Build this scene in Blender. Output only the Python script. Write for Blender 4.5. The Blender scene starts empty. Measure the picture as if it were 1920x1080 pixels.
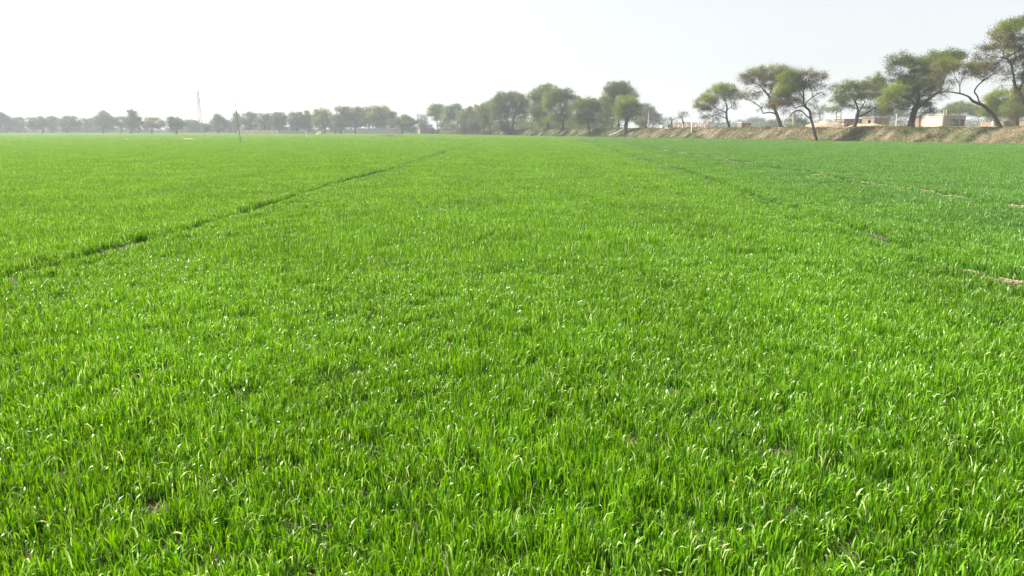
import bpy, math, random
import numpy as np
from mathutils import Vector

# ------------------------------------------------------------------ camera, world, sun, exposure
scene = bpy.context.scene
COL = scene.collection
R = math.radians
FPX = 1371.0            # focal length in photo pixels (photo 1920 wide)
PITCH = math.atan(296.0 / FPX)
CAMZ = 1.65

cam_d = bpy.data.cameras.new("camera")
cam = bpy.data.objects.new("camera", cam_d)
COL.objects.link(cam)
cam.location = (0, 0, CAMZ)
cam.rotation_euler = (math.pi / 2 - PITCH, 0, 0)
cam_d.sensor_width = 36.0
cam_d.lens = 36.0 * FPX / 1920.0
cam_d.clip_start = 0.05
cam_d.clip_end = 6000
scene.camera = cam

SUN_AZ, SUN_EL = R(-72), R(40)      # azimuth from +Y, clockwise seen from above
world = bpy.data.worlds.new("World")
scene.world = world
world.use_nodes = True
wn, wl = world.node_tree.nodes, world.node_tree.links
wn.clear()
sky = wn.new("ShaderNodeTexSky")
sky.sky_type = 'NISHITA'
sky.sun_disc = False
sky.sun_elevation = SUN_EL
sky.sun_rotation = SUN_AZ
sky.air_density = 1.0
sky.dust_density = 1.5
sky.ozone_density = 1.0
hsv = wn.new("ShaderNodeHueSaturation")
hsv.inputs["Saturation"].default_value = 0.22
bg = wn.new("ShaderNodeBackground")
bg.inputs["Strength"].default_value = 0.060
wo = wn.new("ShaderNodeOutputWorld")
wl.new(sky.outputs[0], hsv.inputs["Color"])
wl.new(hsv.outputs[0], bg.inputs["Color"])
wl.new(bg.outputs[0], wo.inputs["Surface"])

sd = bpy.data.lights.new("sun", 'SUN')
sd.energy = 5.0
sd.angle = R(0.8)
sd.color = (1.0, 0.95, 0.86)
sun = bpy.data.objects.new("sun", sd)
COL.objects.link(sun)
SDIR = Vector((math.sin(SUN_AZ) * math.cos(SUN_EL), math.cos(SUN_AZ) * math.cos(SUN_EL), math.sin(SUN_EL)))
sun.rotation_euler = SDIR.to_track_quat('Z', 'Y').to_euler()
sun.location = (-60, 20, 60)

vs = scene.view_settings
vs.view_transform = 'Standard'
vs.look = 'None'
vs.exposure = 1.65
vs.gamma = 1.0
vs.use_curve_mapping = False
cy = scene.cycles
cy.max_bounces = 6
cy.diffuse_bounces = 3
cy.glossy_bounces = 2
cy.transmission_bounces = 4
cy.transparent_max_bounces = 4
cy.volume_bounces = 0
cy.sample_clamp_indirect = 4.0
cy.use_adaptive_sampling = True
cy.adaptive_threshold = 0.02
cy.use_denoising = True
cy.denoiser = 'OPENIMAGEDENOISE'
cy.denoising_input_passes = 'RGB_ALBEDO_NORMAL'
cy.denoising_prefilter = 'ACCURATE'

# ------------------------------------------------------------------ pixel -> world
CT, ST = math.cos(PITCH), math.sin(PITCH)


def ray(px, py):
    u = (px - 960.0) / FPX
    v = (540.0 - py) / FPX
    return (u, CT + v * ST, -ST + v * CT)


def P(px, py, Y):
    d = ray(px, py)
    k = Y / d[1]
    return np.array((d[0] * k, Y, CAMZ + d[2] * k))


def G(px, py, z=0.07):
    d = ray(px, py)
    k = (z - CAMZ) / d[2]
    return np.array((d[0] * k, d[1] * k))


def MPP(Y):
    return Y * 0.000705


# ------------------------------------------------------------------ helpers
def mesh_np(name, V, F, mat=None, attrs=None, parent=None, smooth=False, link=True):
    """V (n,3); F list of (m,k) int arrays; attrs {name: (type, array)} on points"""
    me = bpy.data.meshes.new(name)
    V = np.asarray(V, dtype=np.float32)
    if not isinstance(F, list):
        F = [F]
    F = [np.asarray(f, dtype=np.int32) for f in F if len(f)]
    me.vertices.add(len(V))
    me.vertices.foreach_set("co", V.ravel())
    nl = sum(f.size for f in F)
    npoly = sum(len(f) for f in F)
    if npoly:
        me.loops.add(nl)
        me.polygons.add(npoly)
        me.loops.foreach_set("vertex_index", np.concatenate([f.ravel() for f in F]))
        tot = np.concatenate([np.full(len(f), f.shape[1], dtype=np.int32) for f in F])
        st = np.concatenate([[0], np.cumsum(tot)[:-1]]).astype(np.int32)
        me.polygons.foreach_set("loop_start", st)
        me.polygons.foreach_set("use_smooth", np.full(npoly, bool(smooth)))
    me.update(calc_edges=True)
    if attrs:
        for k, (t, a) in attrs.items():
            at = me.attributes.new(k, t, 'POINT')
            if t == 'FLOAT_COLOR':
                a = np.asarray(a, dtype=np.float32)
                if a.shape[1] == 3:
                    a = np.concatenate([a, np.ones((len(a), 1), dtype=np.float32)], 1)
                at.data.foreach_set("color", a.ravel())
            elif t == 'INT':
                at.data.foreach_set("value", np.asarray(a, dtype=np.int32))
            else:
                at.data.foreach_set("value", np.asarray(a, dtype=np.float32))
    if mat:
        me.materials.append(mat)
    o = bpy.data.objects.new(name, me)
    if link:
        COL.objects.link(o)
    if parent:
        o.parent = parent
        o.matrix_parent_inverse.identity()
        o.location = -Vector(parent.location)
    return o


def empty(name, loc):
    o = bpy.data.objects.new(name, None)
    COL.objects.link(o)
    o.location = Vector([float(c) for c in loc])
    o.empty_display_size = 0.5
    return o


def tag(o, label=None, cat=None, group=None, kind=None):
    if label:
        o["label"] = label
    if cat:
        o["category"] = cat
    if group:
        o["group"] = group
    if kind:
        o["kind"] = kind
    return o


class MB:
    """collects boxes and bars into one mesh"""
    def __init__(self):
        self.v, self.f, self.n = [], [], 0

    def hexa(self, c):
        c = np.asarray(c, dtype=float)
        self.v.append(c)
        b = self.n
        self.f += [(b, b + 3, b + 2, b + 1), (b + 4, b + 5, b + 6, b + 7), (b, b + 1, b + 5, b + 4),
                   (b + 1, b + 2, b + 6, b + 5), (b + 2, b + 3, b + 7, b + 6), (b + 3, b, b + 4, b + 7)]
        self.n += 8

    def box(self, o, ux, uy, x0, x1, y0, y1, z0, z1):
        o = np.array((o[0], o[1], o[2]), float)
        ux = np.array((ux[0], ux[1], 0.0)); uy = np.array((uy[0], uy[1], 0.0))
        k = np.array((0, 0, 1.0))
        self.hexa([o + ux * x + uy * y + k * z for z in (z0, z1) for x, y in ((x0, y0), (x1, y0), (x1, y1), (x0, y1))])

    def bar(self, a, b, r, r2=None):
        a = np.asarray(a, float); b = np.asarray(b, float)
        r2 = r if r2 is None else r2
        d = b - a; d = d / np.linalg.norm(d)
        h = np.array((0, 0, 1.0)) if abs(d[2]) < .9 else np.array((1.0, 0, 0))
        s = np.cross(d, h); s /= np.linalg.norm(s); t = np.cross(d, s)
        self.hexa([a - s * r - t * r, a + s * r - t * r, a + s * r + t * r, a - s * r + t * r,
                   b - s * r2 - t * r2, b + s * r2 - t * r2, b + s * r2 + t * r2, b - s * r2 + t * r2])

    def build(self, name, mat, parent=None, attrs=None):
        return mesh_np(name, np.concatenate(self.v), [np.array(self.f)], mat, attrs, parent)


# ------------------------------------------------------------------ materials
def new_mat(name):
    m = bpy.data.materials.new(name)
    m.use_nodes = True
    m.node_tree.nodes.clear()
    return m, m.node_tree.nodes, m.node_tree.links


def noise_mat(name, c1, c2, scale=2.0, rough=0.9, c3=None, bump=0.0, detail=6, scale3=0.3, voronoi=0):
    m, n, l = new_mat(name)
    out = n.new("ShaderNodeOutputMaterial")
    b = n.new("ShaderNodeBsdfPrincipled")
    b.inputs["Roughness"].default_value = rough
    b.inputs["Specular IOR Level"].default_value = 0.2
    geo = n.new("ShaderNodeNewGeometry")
    t = n.new("ShaderNodeTexNoise")
    t.inputs["Scale"].default_value = scale
    t.inputs["Detail"].default_value = detail
    t.inputs["Roughness"].default_value = 0.65
    l.new(geo.outputs["Position"], t.inputs["Vector"])
    r = n.new("ShaderNodeValToRGB")
    r.color_ramp.elements[0].position = 0.35
    r.color_ramp.elements[0].color = (*c1, 1)
    r.color_ramp.elements[1].position = 0.65
    r.color_ramp.elements[1].color = (*c2, 1)
    l.new(t.outputs["Fac"], r.inputs["Fac"])
    colo = r.outputs["Color"]
    if c3:
        t3 = n.new("ShaderNodeTexNoise")
        t3.inputs["Scale"].default_value = scale3
        t3.inputs["Detail"].default_value = 4
        l.new(geo.outputs["Position"], t3.inputs["Vector"])
        mr = n.new("ShaderNodeMapRange")
        mr.inputs["From Min"].default_value = 0.47
        mr.inputs["From Max"].default_value = 0.6
        l.new(t3.outputs["Fac"], mr.inputs["Value"])
        mx = n.new("ShaderNodeMix"); mx.data_type = 'RGBA'
        l.new(mr.outputs["Result"], mx.inputs["Factor"])
        l.new(colo, mx.inputs["A"])
        mx.inputs["B"].default_value = (*c3, 1)
        colo = mx.outputs["Result"]
    l.new(colo, b.inputs["Base Color"])
    if bump:
        bp = n.new("ShaderNodeBump")
        bp.inputs["Strength"].default_value = bump
        bp.inputs["Distance"].default_value = 0.1
        l.new(t.outputs["Fac"], bp.inputs["Height"])
        l.new(bp.outputs["Normal"], b.inputs["Normal"])
    l.new(b.outputs[0], out.inputs["Surface"])
    return m


def brick_mat(name, c1, c2, cm, scale=1.0):
    m, n, l = new_mat(name)
    out = n.new("ShaderNodeOutputMaterial")
    b = n.new("ShaderNodeBsdfPrincipled")
    b.inputs["Roughness"].default_value = 0.92
    b.inputs["Specular IOR Level"].default_value = 0.15
    tc = n.new("ShaderNodeTexCoord")
    sp = n.new("ShaderNodeSeparateXYZ")
    cb = n.new("ShaderNodeCombineXYZ")
    ad = n.new("ShaderNodeMath"); ad.operation = 'ADD'
    l.new(tc.outputs["Object"], sp.inputs[0])
    l.new(sp.outputs[0], ad.inputs[0]); l.new(sp.outputs[1], ad.inputs[1])
    l.new(ad.outputs[0], cb.inputs[0]); l.new(sp.outputs[2], cb.inputs[1])
    bt = n.new("ShaderNodeTexBrick")
    bt.inputs["Color1"].default_value = (*c1, 1)
    bt.inputs["Color2"].default_value = (*c2, 1)
    bt.inputs["Mortar"].default_value = (*cm, 1)
    bt.inputs["Scale"].default_value = 2.2 * scale
    bt.inputs["Mortar Size"].default_value = 0.03
    l.new(cb.outputs[0], bt.inputs["Vector"])
    t = n.new("ShaderNodeTexNoise"); t.inputs["Scale"].default_value = 0.9; t.inputs["Detail"].default_value = 6
    mx = n.new("ShaderNodeMix"); mx.data_type = 'RGBA'; mx.blend_type = 'MULTIPLY'
    mx.inputs["Factor"].default_value = 0.7
    rp = n.new("ShaderNodeValToRGB")
    rp.color_ramp.elements[0].position = 0.3; rp.color_ramp.elements[0].color = (0.45, 0.42, 0.4, 1)
    rp.color_ramp.elements[1].position = 0.6; rp.color_ramp.elements[1].color = (1, 1, 1, 1)
    l.new(tc.outputs["Object"], t.inputs["Vector"])
    l.new(t.outputs["Fac"], rp.inputs["Fac"])
    l.new(bt.outputs["Color"], mx.inputs["A"]); l.new(rp.outputs["Color"], mx.inputs["B"])
    l.new(mx.outputs["Result"], b.inputs["Base Color"])
    l.new(b.outputs[0], out.inputs["Surface"])
    return m


def leaf_mat(name, trans=0.35, rough=0.55, gain=1.0):
    """colour from the point attribute 'tint', varied per leaf"""
    m, n, l = new_mat(name)
    out = n.new("ShaderNodeOutputMaterial")
    at = n.new("ShaderNodeAttribute"); at.attribute_name = "tint"
    geo = n.new("ShaderNodeNewGeometry")
    h = n.new("ShaderNodeHueSaturation")
    mr = n.new("ShaderNodeMapRange")
    mr.inputs["To Min"].default_value = 0.72 * gain
    mr.inputs["To Max"].default_value = 1.28 * gain
    l.new(geo.outputs["Random Per Island"], mr.inputs["Value"])
    l.new(mr.outputs["Result"], h.inputs["Value"])
    l.new(at.outputs["Color"], h.inputs["Color"])
    b = n.new("ShaderNodeBsdfPrincipled")
    b.inputs["Roughness"].default_value = rough
    b.inputs["Specular IOR Level"].default_value = 0.3
    tr = n.new("ShaderNodeBsdfTranslucent")
    mx = n.new("ShaderNodeMixShader"); mx.inputs[0].default_value = trans
    l.new(h.outputs[0], b.inputs["Base Color"])
    l.new(h.outputs[0], tr.inputs["Color"])
    l.new(b.outputs[0], mx.inputs[1]); l.new(tr.outputs[0], mx.inputs[2])
    l.new(mx.outputs[0], out.inputs["Surface"])
    return m


# ridge lines between the plots (measured on the ground)
RIDGE1 = [G(*p) for p in ((-160, 572), (0, 525), (100, 495), (270, 450), (430, 410), (510, 381), (600, 352), (740, 315), (810, 292), (890, 268), (925, 258))]
RIDGE2 = [G(*p) for p in ((2150, 600), (1920, 531), (1870, 519), (1810, 503), (1679, 457), (1640, 440), (1500, 398), (1322, 334), (1217, 301), (1110, 268), (1060, 257))]
RIDGE3 = [G(*p) for p in ((2100, 421), (1920, 390), (1870, 381), (1790, 368), (1735, 358), (1640, 345), (1535, 328), (1430, 310), (1350, 297), (1280, 287), (1180, 270))]
RIDGE4 = [G(*p) for p in ((1170, 285), (1340, 283), (1480, 281))]


def polydist(pts, line):
    """distance and signed side (+ right of travel) of pts (n,2) to a polyline, plus the position along it"""
    pts = np.asarray(pts, float)
    best = np.full(len(pts), 1e9); side = np.zeros(len(pts)); along = np.zeros(len(pts))
    s = 0.0
    for a, b in zip(line[:-1], line[1:]):
        a = np.asarray(a, float)[:2]; b = np.asarray(b, float)[:2]
        d = b - a; L = np.linalg.norm(d)
        t = np.clip(((pts - a) @ d) / (L * L), 0, 1)
        q = pts - (a + t[:, None] * d)
        dd = np.hypot(q[:, 0], q[:, 1])
        m = dd < best
        cr = d[0] * (pts[:, 1] - a[1]) - d[1] * (pts[:, 0] - a[0])
        best[m] = dd[m]; side[m] = -np.sign(cr[m]); along[m] = s + t[m] * L
        s += L
    return best, side, along


def vnoise(x, y, seed=0):
    """cheap smooth value noise, 0..1"""
    xi = np.floor(x).astype(np.int64); yi = np.floor(y).astype(np.int64)
    xf = x - xi; yf = y - yi
    xf = xf * xf * (3 - 2 * xf); yf = yf * yf * (3 - 2 * yf)

    def h(a, b):
        v = (a * 374761393 + b * 668265263 + seed * 974634777) & 0x7fffffff
        v = ((v ^ (v >> 13)) * 1274126177) & 0x7fffffff
        return ((v ^ (v >> 16)) & 0xffff) / 65535.0
    return (h(xi, yi) * (1 - xf) + h(xi + 1, yi) * xf) * (1 - yf) + (h(xi, yi + 1) * (1 - xf) + h(xi + 1, yi + 1) * xf) * yf


# ------------------------------------------------------------------ ground, bunds, embankment
M_soil = noise_mat("soil", (0.045, 0.034, 0.023), (0.09, 0.068, 0.046), 6.0, 0.95, (0.07, 0.065, 0.035), bump=0.6)
M_bund = noise_mat("shaded_bund_soil", (0.030, 0.036, 0.014), (0.075, 0.066, 0.034), 9.0, 0.95, (0.020, 0.034, 0.010), bump=0.8, scale3=0.7)  # weedy soil, darkened to paint in the shade of the wheat alongside
M_sand = noise_mat("sandy_soil", (0.24, 0.185, 0.125), (0.40, 0.32, 0.23), 1.2, 0.95, (0.24, 0.20, 0.12), bump=0.4, scale3=0.15)


def grid_axis(vals):
    return np.array(vals, float)


ax = grid_axis([-1250, -900, -600, -400, -250, -150, -90, -60, -40, -25, -15, -8, -4, 0, 4, 8, 15, 25, 40, 60, 90, 150, 250, 400, 600, 900, 1250])
ay = grid_axis([-60, -20, -5, 2, 6, 10, 16, 25, 40, 60, 90, 130, 180, 250, 350, 480, 650, 900, 1200, 1500])
gx, gy = np.meshgrid(ax, ay)
gv = np.stack([gx.ravel(), gy.ravel(), np.zeros(gx.size)], 1)
nx = len(ax)
idx = np.arange((len(ay) - 1) * (nx - 1))
r_, c_ = idx // (nx - 1), idx % (nx - 1)
gf = np.stack([r_ * nx + c_, r_ * nx + c_ + 1, (r_ + 1) * nx + c_ + 1, (r_ + 1) * nx + c_], 1)
ground = mesh_np("ground", gv, gf, M_soil)
tag(ground, "brown soil of the flat wheat field", kind="structure")


def ridge_mesh(name, line, w=0.2, h=0.012, seed=1):
    rng = np.random.default_rng(seed)
    pts = []
    for a, b in zip(line[:-1], line[1:]):
        L = np.linalg.norm(b - a); k = max(2, int(L / (0.25 if a[1] < 30 else 1.0)))
        for i in range(k):
            pts.append(a + (b - a) * i / k)
    pts.append(line[-1])
    pts = np.array(pts)
    d = np.gradient(pts, axis=0); d /= np.linalg.norm(d, axis=1)[:, None]
    nrm = np.stack([d[:, 1], -d[:, 0]], 1)
    prof = [(-1, -0.02), (-0.6, 0.5), (-0.25, 0.95), (0.1, 1.0), (0.5, 0.7), (1, -0.02)]
    V = []
    for i, p in enumerate(pts):
        for u, z in prof:
            q = p + nrm[i] * u * w
            V.append((q[0], q[1], z * h * (0.6 + 0.8 * rng.random()) if z > 0 else -0.02))
    k = len(prof)
    F = [(i * k + j, i * k + j + 1, (i + 1) * k + j + 1, (i + 1) * k + j) for i in range(len(pts) - 1) for j in range(k - 1)]
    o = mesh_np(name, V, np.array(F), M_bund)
    return tag(o, "low earth bund between wheat plots", kind="structure")


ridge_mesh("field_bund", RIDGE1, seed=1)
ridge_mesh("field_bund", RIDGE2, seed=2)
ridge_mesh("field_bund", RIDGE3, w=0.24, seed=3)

BANK = [np.array(p, float) for p in ((96, 20), (84, 44), (72, 66), (60, 88), (51, 106), (44, 125), (36, 147), (27.5, 165), (12.5, 197), (-3.4, 240), (-16, 276), (-34, 325), (-66, 400))]


def bank_top(Y):
    return np.interp(Y, [0, 220, 280, 330, 420], [2.0, 2.0, 1.3, 0.6, 0.2])


def terrain(x, y):
    d, s, _ = polydist(np.array([[x, y]]), BANK)
    d = d[0] * (1 if s[0] > 0 else -1)
    if d <= 0:
        return 0.0
    H = float(bank_top(y))
    t = min(1.0, d / 3.6)
    return H * (t * t * (3 - 2 * t)) + min(0.4, max(0, d - 3.6) * 0.006)


M_bank = noise_mat("bank_earth", (0.09, 0.07, 0.042), (0.165, 0.13, 0.08), 1.6, 0.95, (0.07, 0.075, 0.03), bump=0.8, scale3=0.35)
st = []
for a, b in zip(BANK[:-1], BANK[1:]):
    k = max(2, int(np.linalg.norm(b - a) / 1.0))
    st += [a + (b - a) * i / k for i in range(k)]
st.append(BANK[-1])
st = np.array(st)
for _ in range(6):
    st[1:-1] = (st[:-2] + st[1:-1] * 2 + st[2:]) / 4
dd = np.gradient(st, axis=0); dd /= np.linalg.norm(dd, axis=1)[:, None]
for _ in range(30):
    dd[1:-1] = (dd[:-2] + dd[1:-1] + dd[2:]) / 3
dd /= np.linalg.norm(dd, axis=1)[:, None]
bn = np.stack([dd[:, 1], -dd[:, 0]], 1)
offs = [-0.4, 0, 0.4, 0.8, 1.2, 1.6, 2.0, 2.4, 2.8, 3.2, 3.6, 4.2, 5, 6.5, 9, 13, 20, 35, 60, 110, 200, 420]
def bank_z(q, o_, H, fi):
    """height of the bank surface: q (n,2) points, o_ distance in from the foot, H crest height, fi station index"""
    wob = 0.7 * (vnoise(fi * 0.11, np.full(len(q), 3.0), 4) - 0.5)
    t = np.clip((o_ + wob * ((o_ > 0) & (o_ < 4))) / 3.6, 0, 1)
    z = H * (t * t * (3 - 2 * t)) + np.clip((o_ - 3.6) * 0.006, 0, .4)
    amp = np.where(o_ < 4, 0.30, 0.16) * ((o_ > 0) & (o_ < 60))
    z = z + amp * (vnoise(q[:, 0] * 1.1, q[:, 1] * 1.1, 7) - 0.5) + ((o_ > 0) & (o_ < 60)) * 0.25 * (vnoise(q[:, 0] * .3, q[:, 1] * .3, 9) - 0.5)
    return np.where(o_ < 0, -0.1, np.where(o_ == 0, -0.01, z))


V = []
for i, p in enumerate(st):
    H = float(bank_top(p[1]))
    oa = np.array(offs, float)
    q = p + bn[i] * oa[:, None]
    z = bank_z(q, oa, H, np.full(len(oa), float(i)))
    V += list(zip(q[:, 0], q[:, 1], z))
k = len(offs)
F = [(i * k + j, i * k + j + 1, (i + 1) * k + j + 1, (i + 1) * k + j) for i in range(len(st) - 1) for j in range(k - 1)]
# slope strip and plateau are one sheet; the plateau turns sandy by its own material slot
emb = mesh_np("embankment", V, np.array(F), M_bank, smooth=True)
emb.data.materials.append(M_sand)
emb.data.polygons.foreach_set("material_index", np.array([(1 if (q % (k - 1)) >= 10 else 0) for q in range(len(F))], dtype=np.int32))
tag(emb, "earthen canal bank rising beyond the wheat with a sandy flat top", kind="structure")

# ------------------------------------------------------------------ wheat
def blades(rng, n, rad, segs, w0, Lr, bent=0.25, square=True):
    """n curved strips; returns V, F, bt, bv"""
    if square:
        bx, by = rng.uniform(-rad, rad, n), rng.uniform(-rad, rad, n)
    else:
        a = rng.uniform(0, 2 * math.pi, n); r = rad * np.sqrt(rng.random(n)); bx, by = r * np.cos(a), r * np.sin(a)
    az = rng.uniform(0, 2 * math.pi, n)
    L = rng.uniform(Lr[0], Lr[1], n)
    isb = rng.random(n) < bent
    lean0 = np.where(isb, rng.uniform(0.05, 0.35, n), np.abs(rng.normal(0.14, 0.17, n)))
    curv = np.where(isb, rng.uniform(1.1, 2.5, n), rng.uniform(0.0, 0.5, n))
    knee = np.where(isb, rng.uniform(0.3, 0.7, n), 0.3)
    w = w0 * rng.uniform(0.5, 1.35, n)
    tw0 = rng.uniform(-0.9, 0.9, n)
    tw1 = tw0 + rng.normal(0, 0.7, n)
    bv = np.where(isb & (rng.random(n) < .6), rng.uniform(0.55, 1.0, n), rng.uniform(0, .93, n))  # bent blades run paler: leaf undersides plus sheen put into the colour
    L = np.where(isb, L * 1.15, L)
    dirx, diry = np.cos(az), np.sin(az)
    sx, sy = -np.sin(az), np.cos(az)
    px, py, pz = bx.copy(), by.copy(), np.full(n, -0.01)
    V = np.zeros((n, 2 * segs + 1, 3)); T = np.zeros((n, 2 * segs + 1))
    for s in range(segs + 1):
        t = s / segs
        th = lean0 + curv * np.clip((t - knee) / (1 - knee), 0, 1) ** 1.2
        tw = tw0 + (tw1 - tw0) * t
        # width vector rotated about the blade axis
        nx_, ny_, nz_ = dirx * np.cos(th), diry * np.cos(th), -np.sin(th)
        wx = sx * np.cos(tw) + nx_ * np.sin(tw); wy = sy * np.cos(tw) + ny_ * np.sin(tw); wz = nz_ * np.sin(tw)
        ww = w * (0.55 + 1.5 * t * (1 - t)) * (1 if t < .99 else 0) * 0.5
        if s < segs:
            V[:, 2 * s, 0] = px - wx * ww; V[:, 2 * s, 1] = py - wy * ww; V[:, 2 * s, 2] = pz - wz * ww
            V[:, 2 * s + 1, 0] = px + wx * ww; V[:, 2 * s + 1, 1] = py + wy * ww; V[:, 2 * s + 1, 2] = pz + wz * ww
            T[:, 2 * s] = t; T[:, 2 * s + 1] = t
        else:
            V[:, 2 * s, 0] = px; V[:, 2 * s, 1] = py; V[:, 2 * s, 2] = pz; T[:, 2 * s] = 1
        step = L / segs
        px = px + dirx * np.sin(th) * step; py = py + diry * np.sin(th) * step; pz = pz + np.cos(th) * step
    nv = 2 * segs + 1
    base = np.arange(n) * nv
    quads = [np.stack([base + 2 * s, base + 2 * s + 1, base + 2 * s + 3, base + 2 * s + 2], 1) for s in range(segs - 1)]
    tris = np.stack([base + 2 * segs - 2, base + 2 * segs - 1, base + 2 * segs], 1)
    kind = np.where(isb, 1.0, 0.0)
    return V.reshape(-1, 3), (np.concatenate(quads) if quads else np.zeros((0, 4), int)), tris, T.ravel(), np.repeat(bv, nv), np.repeat(kind, nv)


def wheat_material():
    m, n, l = new_mat("wheat_leaf")
    out = n.new("ShaderNodeOutputMaterial")
    geo = n.new("ShaderNodeNewGeometry")

    def attr(nm):
        a = n.new("ShaderNodeAttribute"); a.attribute_name = nm; return a.outputs["Fac"]
    bt, bv = attr("bt"), attr("bv")
    # plot colour: the young plots left of the second bund are yellower than the ones right of it
    ramp = n.new("ShaderNodeValToRGB")
    e = ramp.color_ramp.elements
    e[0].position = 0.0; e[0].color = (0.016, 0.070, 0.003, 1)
    e[1].position = 1.0; e[1].color = (0.46, 0.52, 0.22, 1)  # palest stops: leaf undersides and painted sky sheen
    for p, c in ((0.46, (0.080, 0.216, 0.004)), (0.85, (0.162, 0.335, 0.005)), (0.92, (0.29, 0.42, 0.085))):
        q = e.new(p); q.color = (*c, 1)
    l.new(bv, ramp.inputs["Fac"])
    ramp2 = n.new("ShaderNodeValToRGB")
    e = ramp2.color_ramp.elements
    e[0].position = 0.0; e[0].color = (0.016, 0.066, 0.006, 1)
    e[1].position = 1.0; e[1].color = (0.42, 0.49, 0.24, 1)  # pale end again paints sheen as well as leaf undersides
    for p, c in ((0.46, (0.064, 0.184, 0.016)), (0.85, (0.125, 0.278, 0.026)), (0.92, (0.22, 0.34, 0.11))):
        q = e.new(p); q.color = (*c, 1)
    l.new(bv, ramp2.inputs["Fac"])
    # signed distance to the second bund (straight line fit) from world position
    a, b = G(1920, 531), G(1217, 301)
    d = (b - a) / np.linalg.norm(b - a)
    nn = np.array((d[1], -d[0]))                 # to the right of the line
    dot = n.new("ShaderNodeVectorMath"); dot.operation = 'DOT_PRODUCT'
    l.new(geo.outputs["Position"], dot.inputs[0])
    dot.inputs[1].default_value = (nn[0], nn[1], 0)
    sub = n.new("ShaderNodeMath"); sub.operation = 'SUBTRACT'
    l.new(dot.outputs["Value"], sub.inputs[0]); sub.inputs[1].default_value = float(nn @ a)
    nz = n.new("ShaderNodeTexNoise"); nz.inputs["Scale"].default_value = 0.35; nz.inputs["Detail"].default_value = 3
    l.new(geo.outputs["Position"], nz.inputs["Vector"])
    mad = n.new("ShaderNodeMath"); mad.operation = 'MULTIPLY_ADD'
    l.new(nz.outputs["Fac"], mad.inputs[0]); mad.inputs[1].default_value = 4.0; l.new(sub.outputs[0], mad.inputs[2])
    mr = n.new("ShaderNodeMapRange")
    mr.inputs["From Min"].default_value = 0.2; mr.inputs["From Max"].default_value = 5.2
    l.new(mad.outputs[0], mr.inputs["Value"])
    mx = n.new("ShaderNodeMix"); mx.data_type = 'RGBA'
    l.new(mr.outputs["Result"], mx.inputs["Factor"])
    l.new(ramp.outputs["Color"], mx.inputs["A"]); l.new(ramp2.outputs["Color"], mx.inputs["B"])
    # patchy vigour across the field
    # leaf blades are purer green low down and yellower towards the tip
    hm = n.new("ShaderNodeMapRange"); hm.inputs["From Min"].default_value = 0.15; hm.inputs["From Max"].default_value = 0.75
    l.new(bt, hm.inputs["Value"])
    hc = n.new("ShaderNodeMix"); hc.data_type = 'RGBA'
    hc.inputs["A"].default_value = (0.60, 0.97, 0.9, 1); hc.inputs["B"].default_value = (1, 1, 1, 1)
    l.new(hm.outputs["Result"], hc.inputs["Factor"])
    mu = n.new("ShaderNodeMix"); mu.data_type = 'RGBA'; mu.blend_type = 'MULTIPLY'; mu.inputs["Factor"].default_value = 1
    l.new(mx.outputs["Result"], mu.inputs["A"]); l.new(hc.outputs["Result"], mu.inputs["B"])
    mx = mu
    nz2 = n.new("ShaderNodeTexNoise"); nz2.inputs["Scale"].default_value = 0.5; nz2.inputs["Detail"].default_value = 4
    l.new(geo.outputs["Position"], nz2.inputs["Vector"])
    mr2 = n.new("ShaderNodeMapRange"); mr2.inputs["From Min"].default_value = 0.3; mr2.inputs["From Max"].default_value = 0.7
    mr2.inputs["To Min"].default_value = 0.82; mr2.inputs["To Max"].default_value = 1.15
    l.new(nz2.outputs["Fac"], mr2.inputs["Value"])
    h = n.new("ShaderNodeHueSaturation")
    l.new(mx.outputs["Result"], h.inputs["Color"]); l.new(mr2.outputs["Result"], h.inputs["Value"])
    b = n.new("ShaderNodeBsdfPrincipled")
    b.inputs["Roughness"].default_value = 0.36
    b.inputs["Specular IOR Level"].default_value = 0.42
    l.new(h.outputs[0], b.inputs["Base Color"])
    tr = n.new("ShaderNodeBsdfTranslucent")
    h2 = n.new("ShaderNodeHueSaturation"); h2.inputs["Hue"].default_value = 0.488; h2.inputs["Value"].default_value = 1.6; h2.inputs["Saturation"].default_value = 1.05
    l.new(h.outputs[0], h2.inputs["Color"]); l.new(h2.outputs[0], tr.inputs["Color"])
    ms = n.new("ShaderNodeMixShader"); ms.inputs[0].default_value = 0.32
    l.new(b.outputs[0], ms.inputs[1]); l.new(tr.outputs[0], ms.inputs[2])
    l.new(ms.outputs[0], out.inputs["Surface"])
    return m


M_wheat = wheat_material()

PATCHES = ((1893, 524, .27, .34), (1822, 506, .15, .2), (1538, 328, .26, .7), (1785, 368, .40, .35), (1738, 359, .18, .3), (1898, 386, .40, .35), (1660, 347, .12, .3), (508, 386, .10, .14), (440, 405, .11, .14), (250, 464, .05, .07))
rng = np.random.default_rng(11)
LODS = [  # near, far, cell, templates, blades, segs, width, length, bent
    dict(y0=0.4, y1=9, cell=0.13, nt=40, n=140, segs=5, w=0.0062, L=(0.046, 0.125), bent=0.38),
    dict(y0=9, y1=30, cell=0.28, nt=26, n=330, segs=3, w=0.0070, L=(0.046, 0.122), bent=0.38),
    dict(y0=30, y1=95, cell=0.8, nt=14, n=800, segs=2, w=0.013, L=(0.06, 0.14), bent=0.36),
    dict(y0=95, y1=410, cell=3.0, nt=8, n=1900, segs=2, w=0.04, L=(0.06, 0.15), bent=0.36),
]
tv, tq, tt, tbt, tbv, tl, tid, tsc = [], [], [], [], [], [], [], []
off = 0
pv, pl, pid, prot, psc = [], [], [], [], []
tno = 0
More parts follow.
